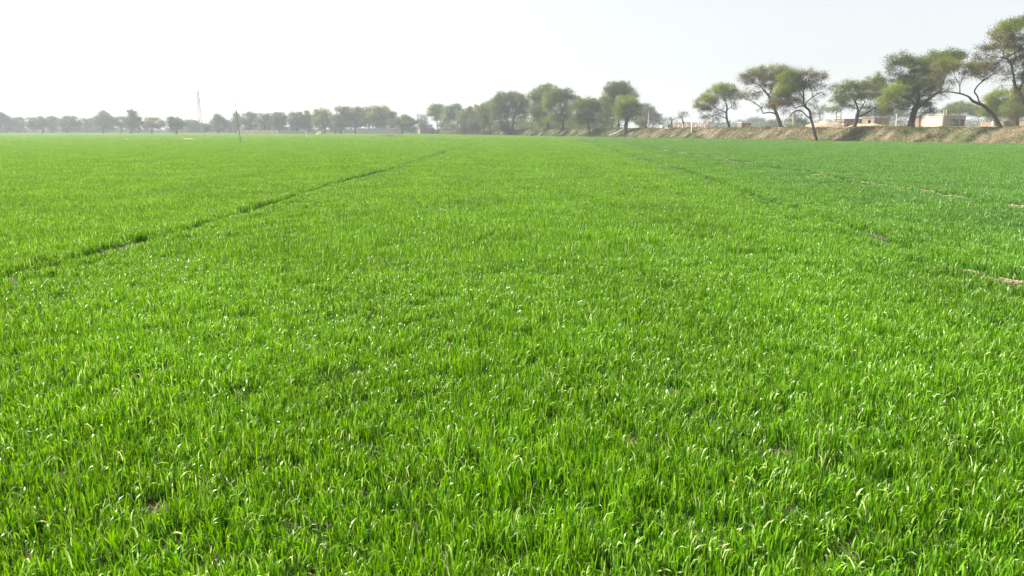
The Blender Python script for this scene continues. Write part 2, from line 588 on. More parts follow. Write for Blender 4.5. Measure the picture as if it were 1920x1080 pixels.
for li, q in enumerate(LODS):
    for k in range(q["nt"]):
        V, Q, T, bt, bv, kd = blades(rng, q["n"], q["cell"] * 0.62, q["segs"], q["w"], q["L"], q["bent"])
        tv.append(V); tq.append(Q + off); tt.append(T + off); tbt.append(bt); tbv.append(bv)
        tl.append(np.full(len(V), li)); tid.append(np.full(len(V), tno)); off += len(V); tno += 1
    c = q["cell"]
    ys = np.arange(q["y0"], q["y1"], c)
    pts = []
    for y in ys:
        hw = 0.705 * y + 3.0 + (3 if y > 30 else 0)
        xs = np.arange(-hw, hw, c)
        pts.append(np.stack([xs, np.full(len(xs), y)], 1))
    pts = np.concatenate(pts) + rng.uniform(-0.3, 0.3, (sum(len(a) for a in pts), 2)) * c

    def ridge_d(pp):
        return np.minimum(np.minimum(polydist(pp, RIDGE1)[0], polydist(pp, RIDGE2)[0]), np.minimum(polydist(pp, RIDGE3)[0], polydist(pp, RIDGE4)[0]))
    if li == 1:
        pts = pts[(ridge_d(pts) > 0.75)]
    if li == 2:
        pts = pts[ridge_d(pts) > 1.3]
    if li in (0, 1):       # finer tufts line the bunds further out
        ext = []
        ya, yb, hw_ = ((9, 30, .85), (30, 95, 1.6))[li]
        for line in (RIDGE1, RIDGE2, RIDGE3, RIDGE4):
            for a_, b_ in zip(line[:-1], line[1:]):
                L_ = float(np.linalg.norm(b_ - a_)); kx = int(L_ / c)
                if min(a_[1], b_[1]) > yb or max(a_[1], b_[1]) < ya:
                    continue
                dv = (b_ - a_) / L_; nv_ = np.array((dv[1], -dv[0]))
                g1, g2 = np.meshgrid(np.arange(kx) * c, np.arange(-hw_, hw_, c))
                ext.append(a_ + g1.ravel()[:, None] * dv + g2.ravel()[:, None] * nv_)
        ext = np.concatenate(ext) + rng.uniform(-.3, .3, (sum(len(a) for a in ext), 2)) * c
        ext = ext[(ext[:, 1] > ya - .1) & (ext[:, 1] < yb)]
        pts = np.concatenate([pts, ext])

    # keep clear of the bank and of the bunds
    d, s, _ = polydist(pts, BANK)
    keep = ~((s > 0) | (d < 0.25 + c * 0.5))
    far = pts[:, 1] > 190
    keep &= ~(far & (d < 1.0 + c * .5))
    for ri, (line, wd) in enumerate(((RIDGE1, 0.13), (RIDGE2, 0.11), (RIDGE3, 0.18), (RIDGE4, 0.12))):
        d, s, al = polydist(pts, line)
        nzv = vnoise(al * 0.55, np.full(len(al), 3.3), ri + 20) * 1.1 + 0.5 * vnoise(al * 2.3, np.full(len(al), 7.7), ri + 40) - 0.35
        width = wd * (0.6 + 1.1 * nzv) + c * 0.2 + np.clip(pts[:, 1] - 12, 0, 60) * 0.0045
        keep &= d > width
        keep |= (d <= width) & (rng.random(len(d)) < 0.18)
        near = (d < width + 0.2) & (rng.random(len(d)) < 0.2)
        keep &= ~near
    for (bx_, by_, hx_, hy_) in PATCHES:
        g = G(bx_, by_)
        ex = (pts[:, 0] - g[0]) / (hx_ + c * .2); ey = (pts[:, 1] - g[1]) / (hy_ + c * .2)
        keep &= ((ex * ex + ey * ey) > 0.5 + 0.7 * rng.random(len(pts))) | (rng.random(len(pts)) < .12)
    d, s, _ = polydist(pts, BANK)
    keep &= ~((s > 0) | (d < 0.25 + c * 0.5)) & ~(far & (d < 1.0 + c * .5))
    # thin spots
    hole = vnoise(pts[:, 0] * 4.2, pts[:, 1] * 4.2, 77)
    if li < 2:
        keep &= hole < 0.985
        keep &= rng.random(len(pts)) > 0.012
    pts = pts[keep]
    n = len(pts)
    pv.append(np.concatenate([pts, np.zeros((n, 1))], 1))
    pl.append(np.full(n, li)); pid.append(rng.integers(0, q["nt"], n)); prot.append(rng.uniform(0, 2 * math.pi, n))
    lf = 0.80 + 0.34 * vnoise(pts[:, 0] * 0.9, pts[:, 1] * 0.9, 5) + 0.06 * np.cos(pts[:, 0] * 2 * math.pi / 0.26 + 1.5 * vnoise(pts[:, 0] * .3, pts[:, 1] * .3, 15)) + 0.12 * vnoise(pts[:, 0] * 0.13, pts[:, 1] * 0.13, 6)
    if li < 2:
        dr = np.minimum(polydist(pts, RIDGE1)[0], np.minimum(polydist(pts, RIDGE2)[0], polydist(pts, RIDGE3)[0]))
        lf *= np.where(dr < 0.14, 0.5, np.where(dr < 0.45, 1.22, 1.0))
        lf *= np.where(rng.random(n) < 0.25, rng.uniform(0.5, 0.85, n), rng.uniform(.9, 1.2, n)) * (0.8 + .4 * vnoise(pts[:, 0] * 3.1, pts[:, 1] * 3.1, 55))
    psc.append(lf)
    print("wheat lod", li, n)

ntv = off
PV = np.concatenate(pv); npnt = len(PV)
Vall = np.concatenate(tv + [PV])
z1 = np.zeros(npnt)
attrs = {
    "bt": ('FLOAT', np.concatenate(tbt + [z1])), "bv": ('FLOAT', np.concatenate(tbv + [z1])),
    "lod": ('INT', np.concatenate(tl + pl)), "tid": ('INT', np.concatenate(tid + pid)),
    "ispt": ('INT', np.concatenate([np.zeros(ntv), np.ones(npnt)])),
    "rotz": ('FLOAT', np.concatenate([np.zeros(ntv)] + prot)), "scl": ('FLOAT', np.concatenate([np.ones(ntv)] + psc)),
}
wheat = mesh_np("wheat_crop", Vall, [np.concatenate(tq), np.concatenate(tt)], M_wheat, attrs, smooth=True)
tag(wheat, "young green wheat covering the whole field", "crop", kind="stuff")


def wheat_nodes():
    ng = bpy.data.node_groups.new("scatter_wheat", 'GeometryNodeTree')
    ng.interface.new_socket("Geometry", in_out='INPUT', socket_type='NodeSocketGeometry')
    ng.interface.new_socket("Geometry", in_out='OUTPUT', socket_type='NodeSocketGeometry')
    n, l = ng.nodes, ng.links
    gi = n.new("NodeGroupInput"); go = n.new("NodeGroupOutput")

    def na(name, t):
        a = n.new("GeometryNodeInputNamedAttribute"); a.data_type = t; a.inputs["Name"].default_value = name
        return a.outputs["Attribute"]

    def cmp(sock, v):
        c = n.new("FunctionNodeCompare"); c.data_type = 'INT'; c.operation = 'EQUAL'
        ins = [i for i in c.inputs if i.enabled or True]
        l.new(sock, c.inputs[2]); c.inputs[3].default_value = v
        return c.outputs[0]
    sep = n.new("GeometryNodeSeparateGeometry"); sep.domain = 'POINT'
    l.new(gi.outputs[0], sep.inputs["Geometry"]); l.new(cmp(na("ispt", 'INT'), 1), sep.inputs["Selection"])
    join = n.new("GeometryNodeJoinGeometry")
    for li in range(len(LODS)):
        s1 = n.new("GeometryNodeSeparateGeometry"); s1.domain = 'POINT'
        l.new(sep.outputs["Selection"], s1.inputs["Geometry"]); l.new(cmp(na("lod", 'INT'), li), s1.inputs["Selection"])
        s2 = n.new("GeometryNodeSeparateGeometry"); s2.domain = 'POINT'
        l.new(sep.outputs["Inverted"], s2.inputs["Geometry"]); l.new(cmp(na("lod", 'INT'), li), s2.inputs["Selection"])
        sp = n.new("GeometryNodeSplitToInstances"); sp.domain = 'FACE'
        l.new(s2.outputs["Selection"], sp.inputs["Geometry"]); l.new(na("tid", 'INT'), sp.inputs["Group ID"])
        ip = n.new("GeometryNodeInstanceOnPoints")
        l.new(s1.outputs["Selection"], ip.inputs["Points"]); l.new(sp.outputs["Instances"], ip.inputs["Instance"])
        ip.inputs["Pick Instance"].default_value = True
        l.new(na("tid", 'INT'), ip.inputs["Instance Index"])
        cx = n.new("ShaderNodeCombineXYZ"); l.new(na("rotz", 'FLOAT'), cx.inputs[2])
        l.new(cx.outputs[0], ip.inputs["Rotation"])
        cs = n.new("ShaderNodeCombineXYZ")
        for i_ in range(2):
            cs.inputs[i_].default_value = 1.0
        l.new(na("scl", 'FLOAT'), cs.inputs[2])
        l.new(cs.outputs[0], ip.inputs["Scale"])
        l.new(ip.outputs[0], join.inputs[0])
    l.new(join.outputs[0], go.inputs[0])
    return ng


wm = wheat.modifiers.new("scatter", 'NODES')
wm.node_group = wheat_nodes()

rg = np.random.default_rng(31)
V, F = [], []
oct_ = np.array([(1, 0, 0), (0, 1, 0), (-1, 0, 0), (0, -1, 0), (0, 0, 1), (.7, .7, .5), (-.7, .7, .5), (-.7, -.7, .5), (.7, -.7, .5)], float)
of = [(0, 5, 4), (5, 1, 4), (1, 6, 4), (6, 2, 4), (2, 7, 4), (7, 3, 4), (3, 8, 4), (8, 0, 4), (0, 1, 5), (1, 2, 6), (2, 3, 7), (3, 0, 8)]
for (bx_, by_, hx_, hy_) in PATCHES:
    g = G(bx_, by_)
    hm = .08 if g[1] > 11 else .05
    for _ in range(int(330 * math.sqrt(hx_ * hy_) / .3)):
        a, r = rg.uniform(0, 6.283), math.sqrt(rg.random()) * 1.05
        sc = 10 ** rg.uniform(-2.2, -1.6 if g[1] < 11 else -1.4)
        q = oct_ * (1 + rg.uniform(-.3, .3, (9, 1))) * sc * np.array((1, 1, .6))
        an = rg.uniform(0, 6.28); ca, sa = math.cos(an), math.sin(an)
        q = np.stack([q[:, 0] * ca - q[:, 1] * sa, q[:, 0] * sa + q[:, 1] * ca, q[:, 2]], 1) + (g[0] + math.cos(a) * r * hx_, g[1] + math.sin(a) * r * hy_, 0.012 + hm * max(0, 1 - r * r) * rg.random() ** .4)
        F.append(np.array(of) + len(V) * 9); V.append(q)
for line, n_, lo in ((RIDGE3, 4200, .50), (RIDGE2, 700, .70)):
    seg = np.array([np.linalg.norm(b_ - a_) for a_, b_ in zip(line[:-1], line[1:])]); cum = np.concatenate([[0], np.cumsum(seg)])
    L_ = np.array(line)
    for _ in range(n_):
        u_ = rg.random() ** 1.3 * cum[-1] * .8
        if vnoise(np.array([u_ * .55]), np.array([2.2]), 90 + n_)[0] < lo:
            continue
        cx_ = np.interp(u_, cum, L_[:, 0]) + rg.normal(0, .07); cy_ = np.interp(u_, cum, L_[:, 1]) + rg.normal(0, .09)
        sc = 10 ** rg.uniform(-1.9, -1.3)
        q = oct_ * (1 + rg.uniform(-.3, .3, (9, 1))) * sc * np.array((1, 1, .6)) + (cx_, cy_, .012 + (.07 if line is RIDGE3 else .02) * rg.random())
        F.append(np.array(of) + len(V) * 9); V.append(q)
for _ in range(900):          # pale stones and clods along the foot of the bank
    k_ = rg.integers(8, len(st) - 1); o_ = abs(rg.normal(0, .5)) + .05
    if st[k_][1] < 60 or vnoise(np.array([k_ * .12]), np.array([1.7]), 71)[0] < .42:
        continue
    p_ = st[k_] + bn[k_] * o_ + rg.normal(0, .4, 2)
    sc = rg.uniform(.05, .15)
    q = oct_ * (1 + rg.uniform(-.3, .3, (9, 1))) * sc * np.array((1, 1, .7)) + (p_[0], p_[1], .05 + o_ * .25)
    F.append(np.array(of) + len(V) * 9); V.append(q)
M_clod = noise_mat("clod_soil", (0.18, 0.15, 0.085), (0.32, 0.275, 0.17), 14.0, 0.95, bump=0.6)
tag(mesh_np("soil_clods", np.concatenate(V), np.concatenate(F), M_clod), "pale clods of bare soil on the bunds between plots", "soil", kind="stuff")

# ------------------------------------------------------------------ dry grass and weeds on the bank
M_dry = leaf_mat("dry_grass_leaf", 0.25, 0.8)
rng = np.random.default_rng(21)
N = 420000
u = rng.random(N)
sti = (u ** 1.35) * (len(st) - 1)
sti = np.clip(sti, 0, len(st) - 1.001)
i0 = sti.astype(int); fr = sti - i0
base = st[i0] * (1 - fr[:, None]) + st[i0 + 1] * fr[:, None]
ofs = np.where(rng.random(N) < 0.75, rng.uniform(0.02, 4.4, N), rng.uniform(4, 14, N))
bxy = base + bn[i0] * ofs[:, None]
patch = vnoise(bxy[:, 0] * 0.55, bxy[:, 1] * 0.55, 3)
patch2 = vnoise(bxy[:, 0] * 0.16, bxy[:, 1] * 0.16, 8)
keep = (rng.random(N) < np.clip(0.6 + 1.0 * (patch - 0.25), 0.45, 1)) & (bxy[:, 1] > 40)
keep &= ~((ofs > 4.4) & (patch2 < 0.45))
bxy, ofs, patch, patch2, sti = bxy[keep], ofs[keep], patch[keep], patch2[keep], sti[keep]
n = len(bxy)
bz = bank_z(bxy, ofs, bank_top(bxy[:, 1]), sti) - 0.04
L = rng.uniform(0.12, 0.30, n) * (0.6 + 1.5 * patch ** 2.5)
az = rng.uniform(0, 2 * math.pi, n); ln = rng.uniform(0.3, 1.4, n)
wd = rng.uniform(0.025, 0.06, n) * np.clip(bxy[:, 1] / 120, .7, 2)
tip = np.stack([bxy[:, 0] + np.cos(az) * np.sin(ln) * L, bxy[:, 1] + np.sin(az) * np.sin(ln) * L, bz + 0.04 + np.cos(ln) * L], 1)
sx_, sy_ = np.cos(az + 1.57) * wd, np.sin(az + 1.57) * wd
A = np.stack([bxy[:, 0] - sx_, bxy[:, 1] - sy_, bz], 1); B = np.stack([bxy[:, 0] + sx_, bxy[:, 1] + sy_, bz], 1)
V = np.stack([A, B, tip], 1).reshape(-1, 3)
F = np.arange(3 * n).reshape(-1, 3)
pal = np.array([(0.21, 0.175, 0.08), (0.12, 0.098, 0.05), (0.13, 0.138, 0.045), (0.085, 0.12, 0.026), (0.42, 0.34, 0.18)])
g_ = patch2 + 0.35 * (1 - np.clip(ofs / 3, 0, 1)) + rng.normal(0, 0.13, n)
g_ = g_ + 0.22 * np.clip((bxy[:, 1] - 140) / 40, 0, 1)
ci = np.where(g_ > 0.82, 3, np.where(g_ > 0.62, 2, np.where(rng.random(n) < .45, 1, np.where(rng.random(n) < .8, 0, 4))))
dg = mesh_np("dry_grass", V, F, M_dry, {"tint": ('FLOAT_COLOR', np.repeat(pal[ci], 3, 0))})
tag(dg, "straw coloured dry grass and low weeds on the canal bank", "grass", kind="stuff")

# ------------------------------------------------------------------ trees
M_bark = noise_mat("bark", (0.035, 0.027, 0.021), (0.085, 0.065, 0.05), 5.0, 0.95, bump=0.8)
M_leaf = leaf_mat("tree_leaf", 0.42, 0.6, 1.0)
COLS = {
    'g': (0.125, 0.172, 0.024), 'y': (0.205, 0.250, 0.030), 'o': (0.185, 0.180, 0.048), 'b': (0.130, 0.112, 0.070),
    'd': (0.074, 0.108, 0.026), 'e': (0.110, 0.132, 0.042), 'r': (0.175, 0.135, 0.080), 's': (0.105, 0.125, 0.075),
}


def tubes(p0, p1, r0, r1, sides):
    n = len(p0)
    if n == 0:
        return np.zeros((0, 3)), np.zeros((0, 4), int)
    d = p1 - p0; L = np.linalg.norm(d, axis=1)[:, None] + 1e-9; d = d / L
    h = np.where(np.abs(d[:, 2:3]) < 0.9, np.array([[0, 0, 1.0]]), np.array([[1.0, 0, 0]]))
    s = np.cross(d, h); s /= np.linalg.norm(s, axis=1)[:, None] + 1e-9
    t = np.cross(d, s)
    p1 = p1 + d * (r1[:, None] * 0.5)
    V = np.zeros((n, 2 * sides, 3))
    for k in range(sides):
        a = 2 * math.pi * k / sides
        o = s * math.cos(a) + t * math.sin(a)
        V[:, k] = p0 + o * r0[:, None]; V[:, sides + k] = p1 + o * r1[:, None]
    b = (np.arange(n) * 2 * sides)[:, None]
    F = np.concatenate([np.concatenate([b + k, b + (k + 1) % sides, b + sides + (k + 1) % sides, b + sides + k], 1) for k in range(sides)])
    return V.reshape(-1, 3), F


def catmull(pts, sub):
    pts = np.asarray(pts, float)
    if len(pts) < 3:
        return np.array([pts[0] + (pts[1] - pts[0]) * t for t in np.linspace(0, 1, sub * 2 + 1)])
    q = np.concatenate([[2 * pts[0] - pts[1]], pts, [2 * pts[-1] - pts[-2]]])
    out = []
    for i in range(1, len(q) - 2):
        for s in range(sub):
            t = s / sub
            out.append(0.5 * ((2 * q[i]) + (-q[i - 1] + q[i + 1]) * t + (2 * q[i - 1] - 5 * q[i] + 4 * q[i + 1] - q[i + 2]) * t * t + (-q[i - 1] + 3 * q[i] - 3 * q[i + 1] + q[i + 2]) * t ** 3))
    out.append(q[-2])
    return np.array(out)


NEAR = "acacia trees along the canal bank"
MID = "trees on the far end of the bank"
FAR = "hazy trees beyond the wheat field"
TREE_SEED = [100]


def tree(name, label, cat, Y, limbs, lobes, group=None, leaf=None, att=1.0, cover=1.0, twig=1.0, depth=0.8, seed=None, spread=None, crown_name="crown", trunk_name="trunk", droop=0.0, spiky=0.0):
    """limbs: polylines of (px, py, radius_m[, dY]); lobes: (px, py, rx, ry, density, colour) in photo pixels at distance Y"""
    TREE_SEED[0] += 1
    rng = np.random.default_rng(seed or TREE_SEED[0])
    mp = MPP(Y)
    if leaf is None:
        leaf = max(0.13, Y * 0.00125)
    nodes, par, mr, plen = [], [], [], []
    b0 = limbs[0][0]
    bp = P(b0[0], b0[1], Y)
    tz = terrain(bp[0], bp[1])
    root = (bp[0], Y, min(bp[2], tz) if abs(bp[2] - tz) < 1.2 else tz)
    for li, limb in enumerate(limbs):
        pts = []
        for k, q in enumerate(limb):
            dy = q[3] if len(q) > 3 else (0 if k == 0 and li == 0 else rng.normal(0, 0.10) * (k + li * .8))
            p = P(q[0], q[1], Y + dy)
            pts.append((p[0], p[1], p[2], q[2]))
        pts = np.array(pts)
        if li == 0:
            pts[0, 2] = min(root[2], pts[0, 2]) - 0.15
        c = catmull(pts, 4)
        if li == 0:
            start = -1
        else:
            nd = np.array(nodes)
            start = int(np.argmin(np.linalg.norm(nd - c[0, :3], axis=1)))
            c = c[1:]
        prev = start
        for k, q in enumerate(c):
            nodes.append(q[:3] + (rng.normal(0, 0.012, 3) * [1, 1, 0] if k > 1 else 0))
            par.append(prev)
            r = q[3] * (1.35 if (li == 0 and k == 0) else 1.12 if (li == 0 and k == 1) else 1)
            mr.append(r); plen.append(0 if prev < 0 else plen[prev] + np.linalg.norm(nodes[-1] - nodes[prev]))
            prev = len(nodes) - 1
    nsk = len(nodes)
    if group == MID:
        lx = [q[0] for q in lobes]; ly = max(q[1] for q in lobes); hx = (max(lx) - min(lx)) / 2 + 3
        lobes = list(lobes) + [(sum(lx) / len(lx) - hx * .5, ly + 5, hx * .55, 8, .75, lobes[-1][5]), (sum(lx) / len(lx) + hx * .5, ly + 4, hx * .5, 7, .7, lobes[0][5])]
    # attraction points
    A, AC, AD = [], [], []
    for lb in lobes:
        cx_, cy_, rx, ry, den, colk = lb[:6]
        dyl = lb[6] if len(lb) > 6 else rng.normal(0, 0.25) * rx * mp
        c = P(cx_, cy_, Y) + np.array((0, dyl, 0))
        gr = 1.27 if group == MID else 1.0
        RX, RZ = rx * mp * 1.36 * gr, ry * mp * 1.45 * gr
        RY = depth * 0.5 * (RX + RZ) + 0.3
        vol = RX * RZ * 1.0
        n = max(8, int(att * 8.5 * vol ** 0.85))
        dirs = rng.normal(0, 1, (n, 3)); dirs /= np.linalg.norm(dirs, axis=1)[:, None]
        dirs[:, 2] = np.where((dirs[:, 2] < -0.2) & (rng.random(n) < .5), -dirs[:, 2] * rng.random(n), dirs[:, 2])
        rr = rng.random(n) ** 0.42 * rng.uniform(0.82, 1.08, n)
        A.append(c + dirs * rr[:, None] * np.array((RX, RY, RZ)))
        AC += [colk] * n; AD += [den] * n
    A = np.concatenate(A); AD = np.array(AD); AC = np.array(AC)
    nodes = [np.array(q) for q in nodes]
    NP = np.array(nodes); PL = np.array(plen)
    low = np.arange(nsk) < 3
    cost = np.full(len(A), 1e9); who = np.zeros(len(A), int)

    def upd(i):
        w = np.linalg.norm(A - nodes[i], axis=1) + 0.22 * plen[i] + (3 if i < min(3, nsk) else 0)
        m = w < cost
        cost[m] = w[m]; who[m] = i
    for i in range(nsk):
        upd(i)
    done = np.zeros(len(A), bool)
    tipn = np.zeros(len(A), int)
    stepL = max(0.9, 0.0085 * Y)
    for _ in range(len(A)):
        c = np.where(done, 1e18, cost)
        j = int(np.argmin(c)); i = int(who[j])
        a, b = nodes[i], A[j]
        Ld = np.linalg.norm(b - a)
        k = max(1, int(round(Ld / stepL)))
        prev = i
        bow = rng.normal(0, 0.09, 3) * Ld + np.array((0, 0, 0.06 * Ld))
        for s in range(1, k + 1):
            t = s / k
            q = a + (b - a) * t + bow * 4 * t * (1 - t) * 0.6
            nodes.append(q); par.append(prev); mr.append(0)
            plen.append(plen[prev] + Ld / k); prev = len(nodes) - 1
            upd(prev)
        done[j] = True; tipn[j] = prev
    NN = len(nodes)
    NP = np.array(nodes); par = np.array(par)
    tipr = 0.011 * (1 + Y / 250)
    acc = np.full(NN, 0.0); rad = np.zeros(NN)
    for i in range(NN - 1, -1, -1):
        r = max(tipr, acc[i] ** (1 / 2.4)) if acc[i] > 0 else tipr
        if i < nsk:
            r = max(mr[i], min(r, mr[i] * 1.15 + 0.01))
        else:
            r = min(r, 0.16)
        rad[i] = r
        if par[i] >= 0:
            acc[par[i]] += r ** 2.4
    ii = np.where(par >= 0)[0]
    p0, p1, r0, r1 = NP[par[ii]], NP[ii], rad[par[ii]], rad[ii]
    isnew = ii >= nsk
    r0 = np.where(isnew, np.minimum(r0, r1 * 1.6), r0)
    thick = r0 > 0.05
    V1, F1 = tubes(p0[thick], p1[thick], r0[thick], r1[thick], 7)
    V2, F2 = tubes(p0[~thick], p1[~thick], r0[~thick], r1[~thick], 3)
    VV = [V1, V2]; FF = [F1, F2 + len(V1)]; o_ = len(V1) + len(V2)
    # twigs radiating from the branch ends
    nt = int(3.5 * twig) if twig >= 0.3 else 0
    cen = A.mean(0)
    if nt:
        rep = np.repeat(np.arange(len(A)), nt)
        o = A[rep] - cen; o /= np.linalg.norm(o, axis=1)[:, None] + 1e-6
        dr = rng.normal(0, 0.6, (len(rep), 3)) + o * 0.7 + np.array((0, 0, 0.15 - droop))
        dr /= np.linalg.norm(dr, axis=1)[:, None]
        Lt = rng.uniform(0.35, 1.0, len(rep)) * (0.6 + Y / 250)
        q0 = A[rep]; q1 = q0 + dr * Lt[:, None]
        V3, F3 = tubes(q0, q1, np.full(len(rep), tipr * .7), np.full(len(rep), tipr * 0.3), 3)
        VV.append(V3); FF.append(F3 + o_)
    E = empty(name, root)
    tag(E, label, cat, group)
    mesh_np(trunk_name, np.concatenate(VV), np.concatenate(FF), M_bark, None, E, smooth=True)
    # leaves: small elongated faces round each branch end
    la = leaf * leaf * 0.42 * 0.5
    tot_area = sum(math.pi * lb[2] * lb[3] * mp * mp for lb in lobes)
    n_each = (1.3 if group == MID else 1.0) * cover * 5.0 * tot_area / la / max(1, len(A))
    cnt = rng.poisson(n_each * AD * rng.uniform(0.5, 1.5, len(A)))
    rep = np.repeat(np.arange(len(A)), cnt)
    n = len(rep)
    sp = spread or (0.55 + Y * 0.0022)
    sizes = rng.uniform(0.55, 1.25, len(A))[rep]
    pos = A[rep] + rng.normal(0, 0.5, (n, 3)) * sp * sizes[:, None] * np.array((1.05, 1.05, 0.75))
    o = pos - cen; o /= np.linalg.norm(o, axis=1)[:, None] + 1e-6
    d = rng.normal(0, 0.7, (n, 3)) + o * (0.5 + spiky) + np.array((0, 0, 0.1 - droop))
    d /= np.linalg.norm(d, axis=1)[:, None]
    nr = rng.normal(0, 1, (n, 3)) + np.array((0, 0, 0.8))
    s = np.cross(d, nr); s /= np.linalg.norm(s, axis=1)[:, None] + 1e-9
    ll = leaf * rng.uniform(0.6, 1.5, n)[:, None]; ww = leaf * 0.42 * rng.uniform(0.5, 1.2, n)[:, None] * 0.5
    V = np.stack([pos - d * ll * .5, pos + s * ww, pos + d * ll * .5, pos - s * ww], 1).reshape(-1, 3)
    F = np.arange(4 * n).reshape(-1, 4)
    base = np.array([COLS[c] for c in AC])[rep]
    cl = rng.uniform(0.78, 1.22, len(A))[rep][:, None]
    base = base * cl * rng.uniform(0.8, 1.2, (n, 1))
    mesh_np(crown_name, V, F, M_leaf, {"tint": ('FLOAT_COLOR', np.repeat(base, 4, 0))}, E)
    return E



exec_trees = []
# --- nearest trees on the right
tree("acacia_tree", "tall acacia reaching out of the picture at the right edge above the leaning trunk", "tree", 92,
     [[(1958, 243, .30), (1945, 215, .26), (1921, 192, .22), (1908, 170, .18), (1900, 150, .14)],
      [(1910, 172, .12), (1920, 152, .10), (1945, 128, .09), (1960, 100, .06)],
      [(1903, 155, .09), (1896, 120, .08), (1890, 108, .07), (1905, 98, .06), (1930, 88, .05)],
      [(1890, 108, .06), (1862, 106, .045), (1840, 100, .03)],
      [(1908, 98, .05), (1900, 78, .04), (1888, 66, .03)],
      [(1898, 115, .05), (1878, 116, .04), (1860, 122, .03)]],
     [(1872, 72, 18, 14, .8, 'o'), (1890, 58, 22, 13, 1.0, 'y'), (1912, 48, 20, 12, 1.1, 'g'), (1935, 50, 25, 16, 1, 'g'), (1858, 92, 22, 12, .45, 'b'),
      (1848, 110, 20, 11, .4, 'b'), (1880, 92, 22, 14, .7, 'o'), (1910, 78, 22, 14, .8, 'o'), (1905, 122, 22, 14, .3, 'b'), (1915, 108, 20, 10, .8, 'o'),
      (1880, 135, 26, 12, .18, 'b'), (1945, 95, 30, 30, .9, 'g'), (1925, 150, 22, 20, .8, 'd'), (1893, 152, 24, 9, .08, 'b'), (1965, 70, 25, 30, 1, 'g')],
     NEAR, twig=2.0, leaf=.15)
tree("acacia_tree", "acacia with bare dark trunk leaning left over the roofless end of the long building", "tree", 97,
     [[(1878, 240, .26), (1866, 222, .24), (1853, 206, .22), (1842, 197, .20), (1825, 190, .17), (1817, 182, .12), (1806, 177, .10), (1792, 174, .09), (1775, 172, .06), (1758, 174, .04)],
      [(1837, 194, .11), (1832, 180, .09), (1827, 171, .085), (1834, 160, .08), (1843, 152, .07), (1860, 140, .06), (1878, 128, .04)],
      [(1800, 175, .06), (1800, 162, .05), (1803, 150, .045), (1808, 144, .03)],
      [(1800, 160, .035), (1794, 151, .03), (1790, 142, .02)],
      [(1843, 152, .045), (1836, 147, .035), (1822, 141, .03)]],
     [(1776, 132, 26, 9, 1.05, 'o'), (1805, 128, 24, 10, 1.0, 'o'), (1757, 143, 14, 8, .7, 'o'), (1790, 122, 26, 8, .8, 'y'), (1830, 128, 22, 10, .75, 'o'),
      (1850, 135, 24, 11, .35, 'b'), (1765, 160, 26, 12, .40, 'b'), (1760, 178, 18, 7, .12, 'b'), (1830, 142, 26, 6, .3, 'b'), (1868, 128, 20, 10, .35, 'b'), (1745, 150, 16, 10, .35, 'b')],
     NEAR, twig=2.2, leaf=.14)
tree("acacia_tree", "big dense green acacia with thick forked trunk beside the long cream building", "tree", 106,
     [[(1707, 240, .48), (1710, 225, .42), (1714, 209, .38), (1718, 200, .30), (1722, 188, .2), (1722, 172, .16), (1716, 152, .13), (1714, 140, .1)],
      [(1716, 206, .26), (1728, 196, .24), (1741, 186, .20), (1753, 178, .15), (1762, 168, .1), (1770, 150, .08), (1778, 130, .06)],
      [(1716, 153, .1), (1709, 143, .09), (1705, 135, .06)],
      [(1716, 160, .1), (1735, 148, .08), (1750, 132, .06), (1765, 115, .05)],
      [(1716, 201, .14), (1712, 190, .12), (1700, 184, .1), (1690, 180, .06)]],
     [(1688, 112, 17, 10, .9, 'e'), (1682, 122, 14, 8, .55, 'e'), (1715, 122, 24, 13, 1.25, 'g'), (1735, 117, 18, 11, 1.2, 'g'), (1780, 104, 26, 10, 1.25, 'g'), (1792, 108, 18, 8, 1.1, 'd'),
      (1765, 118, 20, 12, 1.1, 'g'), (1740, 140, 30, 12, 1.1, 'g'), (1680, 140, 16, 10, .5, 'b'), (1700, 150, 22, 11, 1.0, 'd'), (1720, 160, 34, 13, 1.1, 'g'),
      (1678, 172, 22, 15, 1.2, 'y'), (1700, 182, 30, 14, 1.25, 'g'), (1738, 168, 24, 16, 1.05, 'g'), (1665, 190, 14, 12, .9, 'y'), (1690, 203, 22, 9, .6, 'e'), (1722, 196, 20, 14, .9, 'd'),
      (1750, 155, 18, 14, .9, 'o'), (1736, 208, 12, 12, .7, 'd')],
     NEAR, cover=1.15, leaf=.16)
tree("acacia_tree", "rounded acacia behind the mud houses with a low branch reaching right", "tree", 118,
     [[(1600, 241, .34), (1605, 228, .28), (1607, 218, .24), (1609, 208, .18), (1606, 196, .12), (1600, 185, .1)],
      [(1606, 220, .17), (1620, 215, .15), (1634, 206, .13), (1646, 198, .10), (1656, 190, .06)],
      [(1609, 210, .12), (1616, 202, .09), (1622, 190, .07)]],
     [(1583, 172, 14, 11, .95, 'g'), (1600, 163, 22, 9, 1.1, 'g'), (1620, 166, 16, 10, 1.0, 'o'), (1572, 192, 14, 14, .9, 'g'), (1566, 206, 9, 9, .8, 'g'), (1590, 188, 20, 12, .7, 'e'),
      (1615, 184, 20, 12, .45, 'e'), (1644, 151, 14, 9, 1.1, 'g'), (1632, 162, 16, 10, 1.0, 'o'), (1652, 165, 14, 14, 1.0, 'g'), (1640, 182, 16, 14, .9, 'y'), (1660, 178, 10, 14, .4, 'b'),
      (1655, 200, 14, 10, .8, 'o'), (1595, 203, 24, 7, .3, 'b'), (1632, 202, 12, 9, .6, 'e'), (1656, 211, 12, 7, .8, 'd')],
     NEAR, leaf=.16)
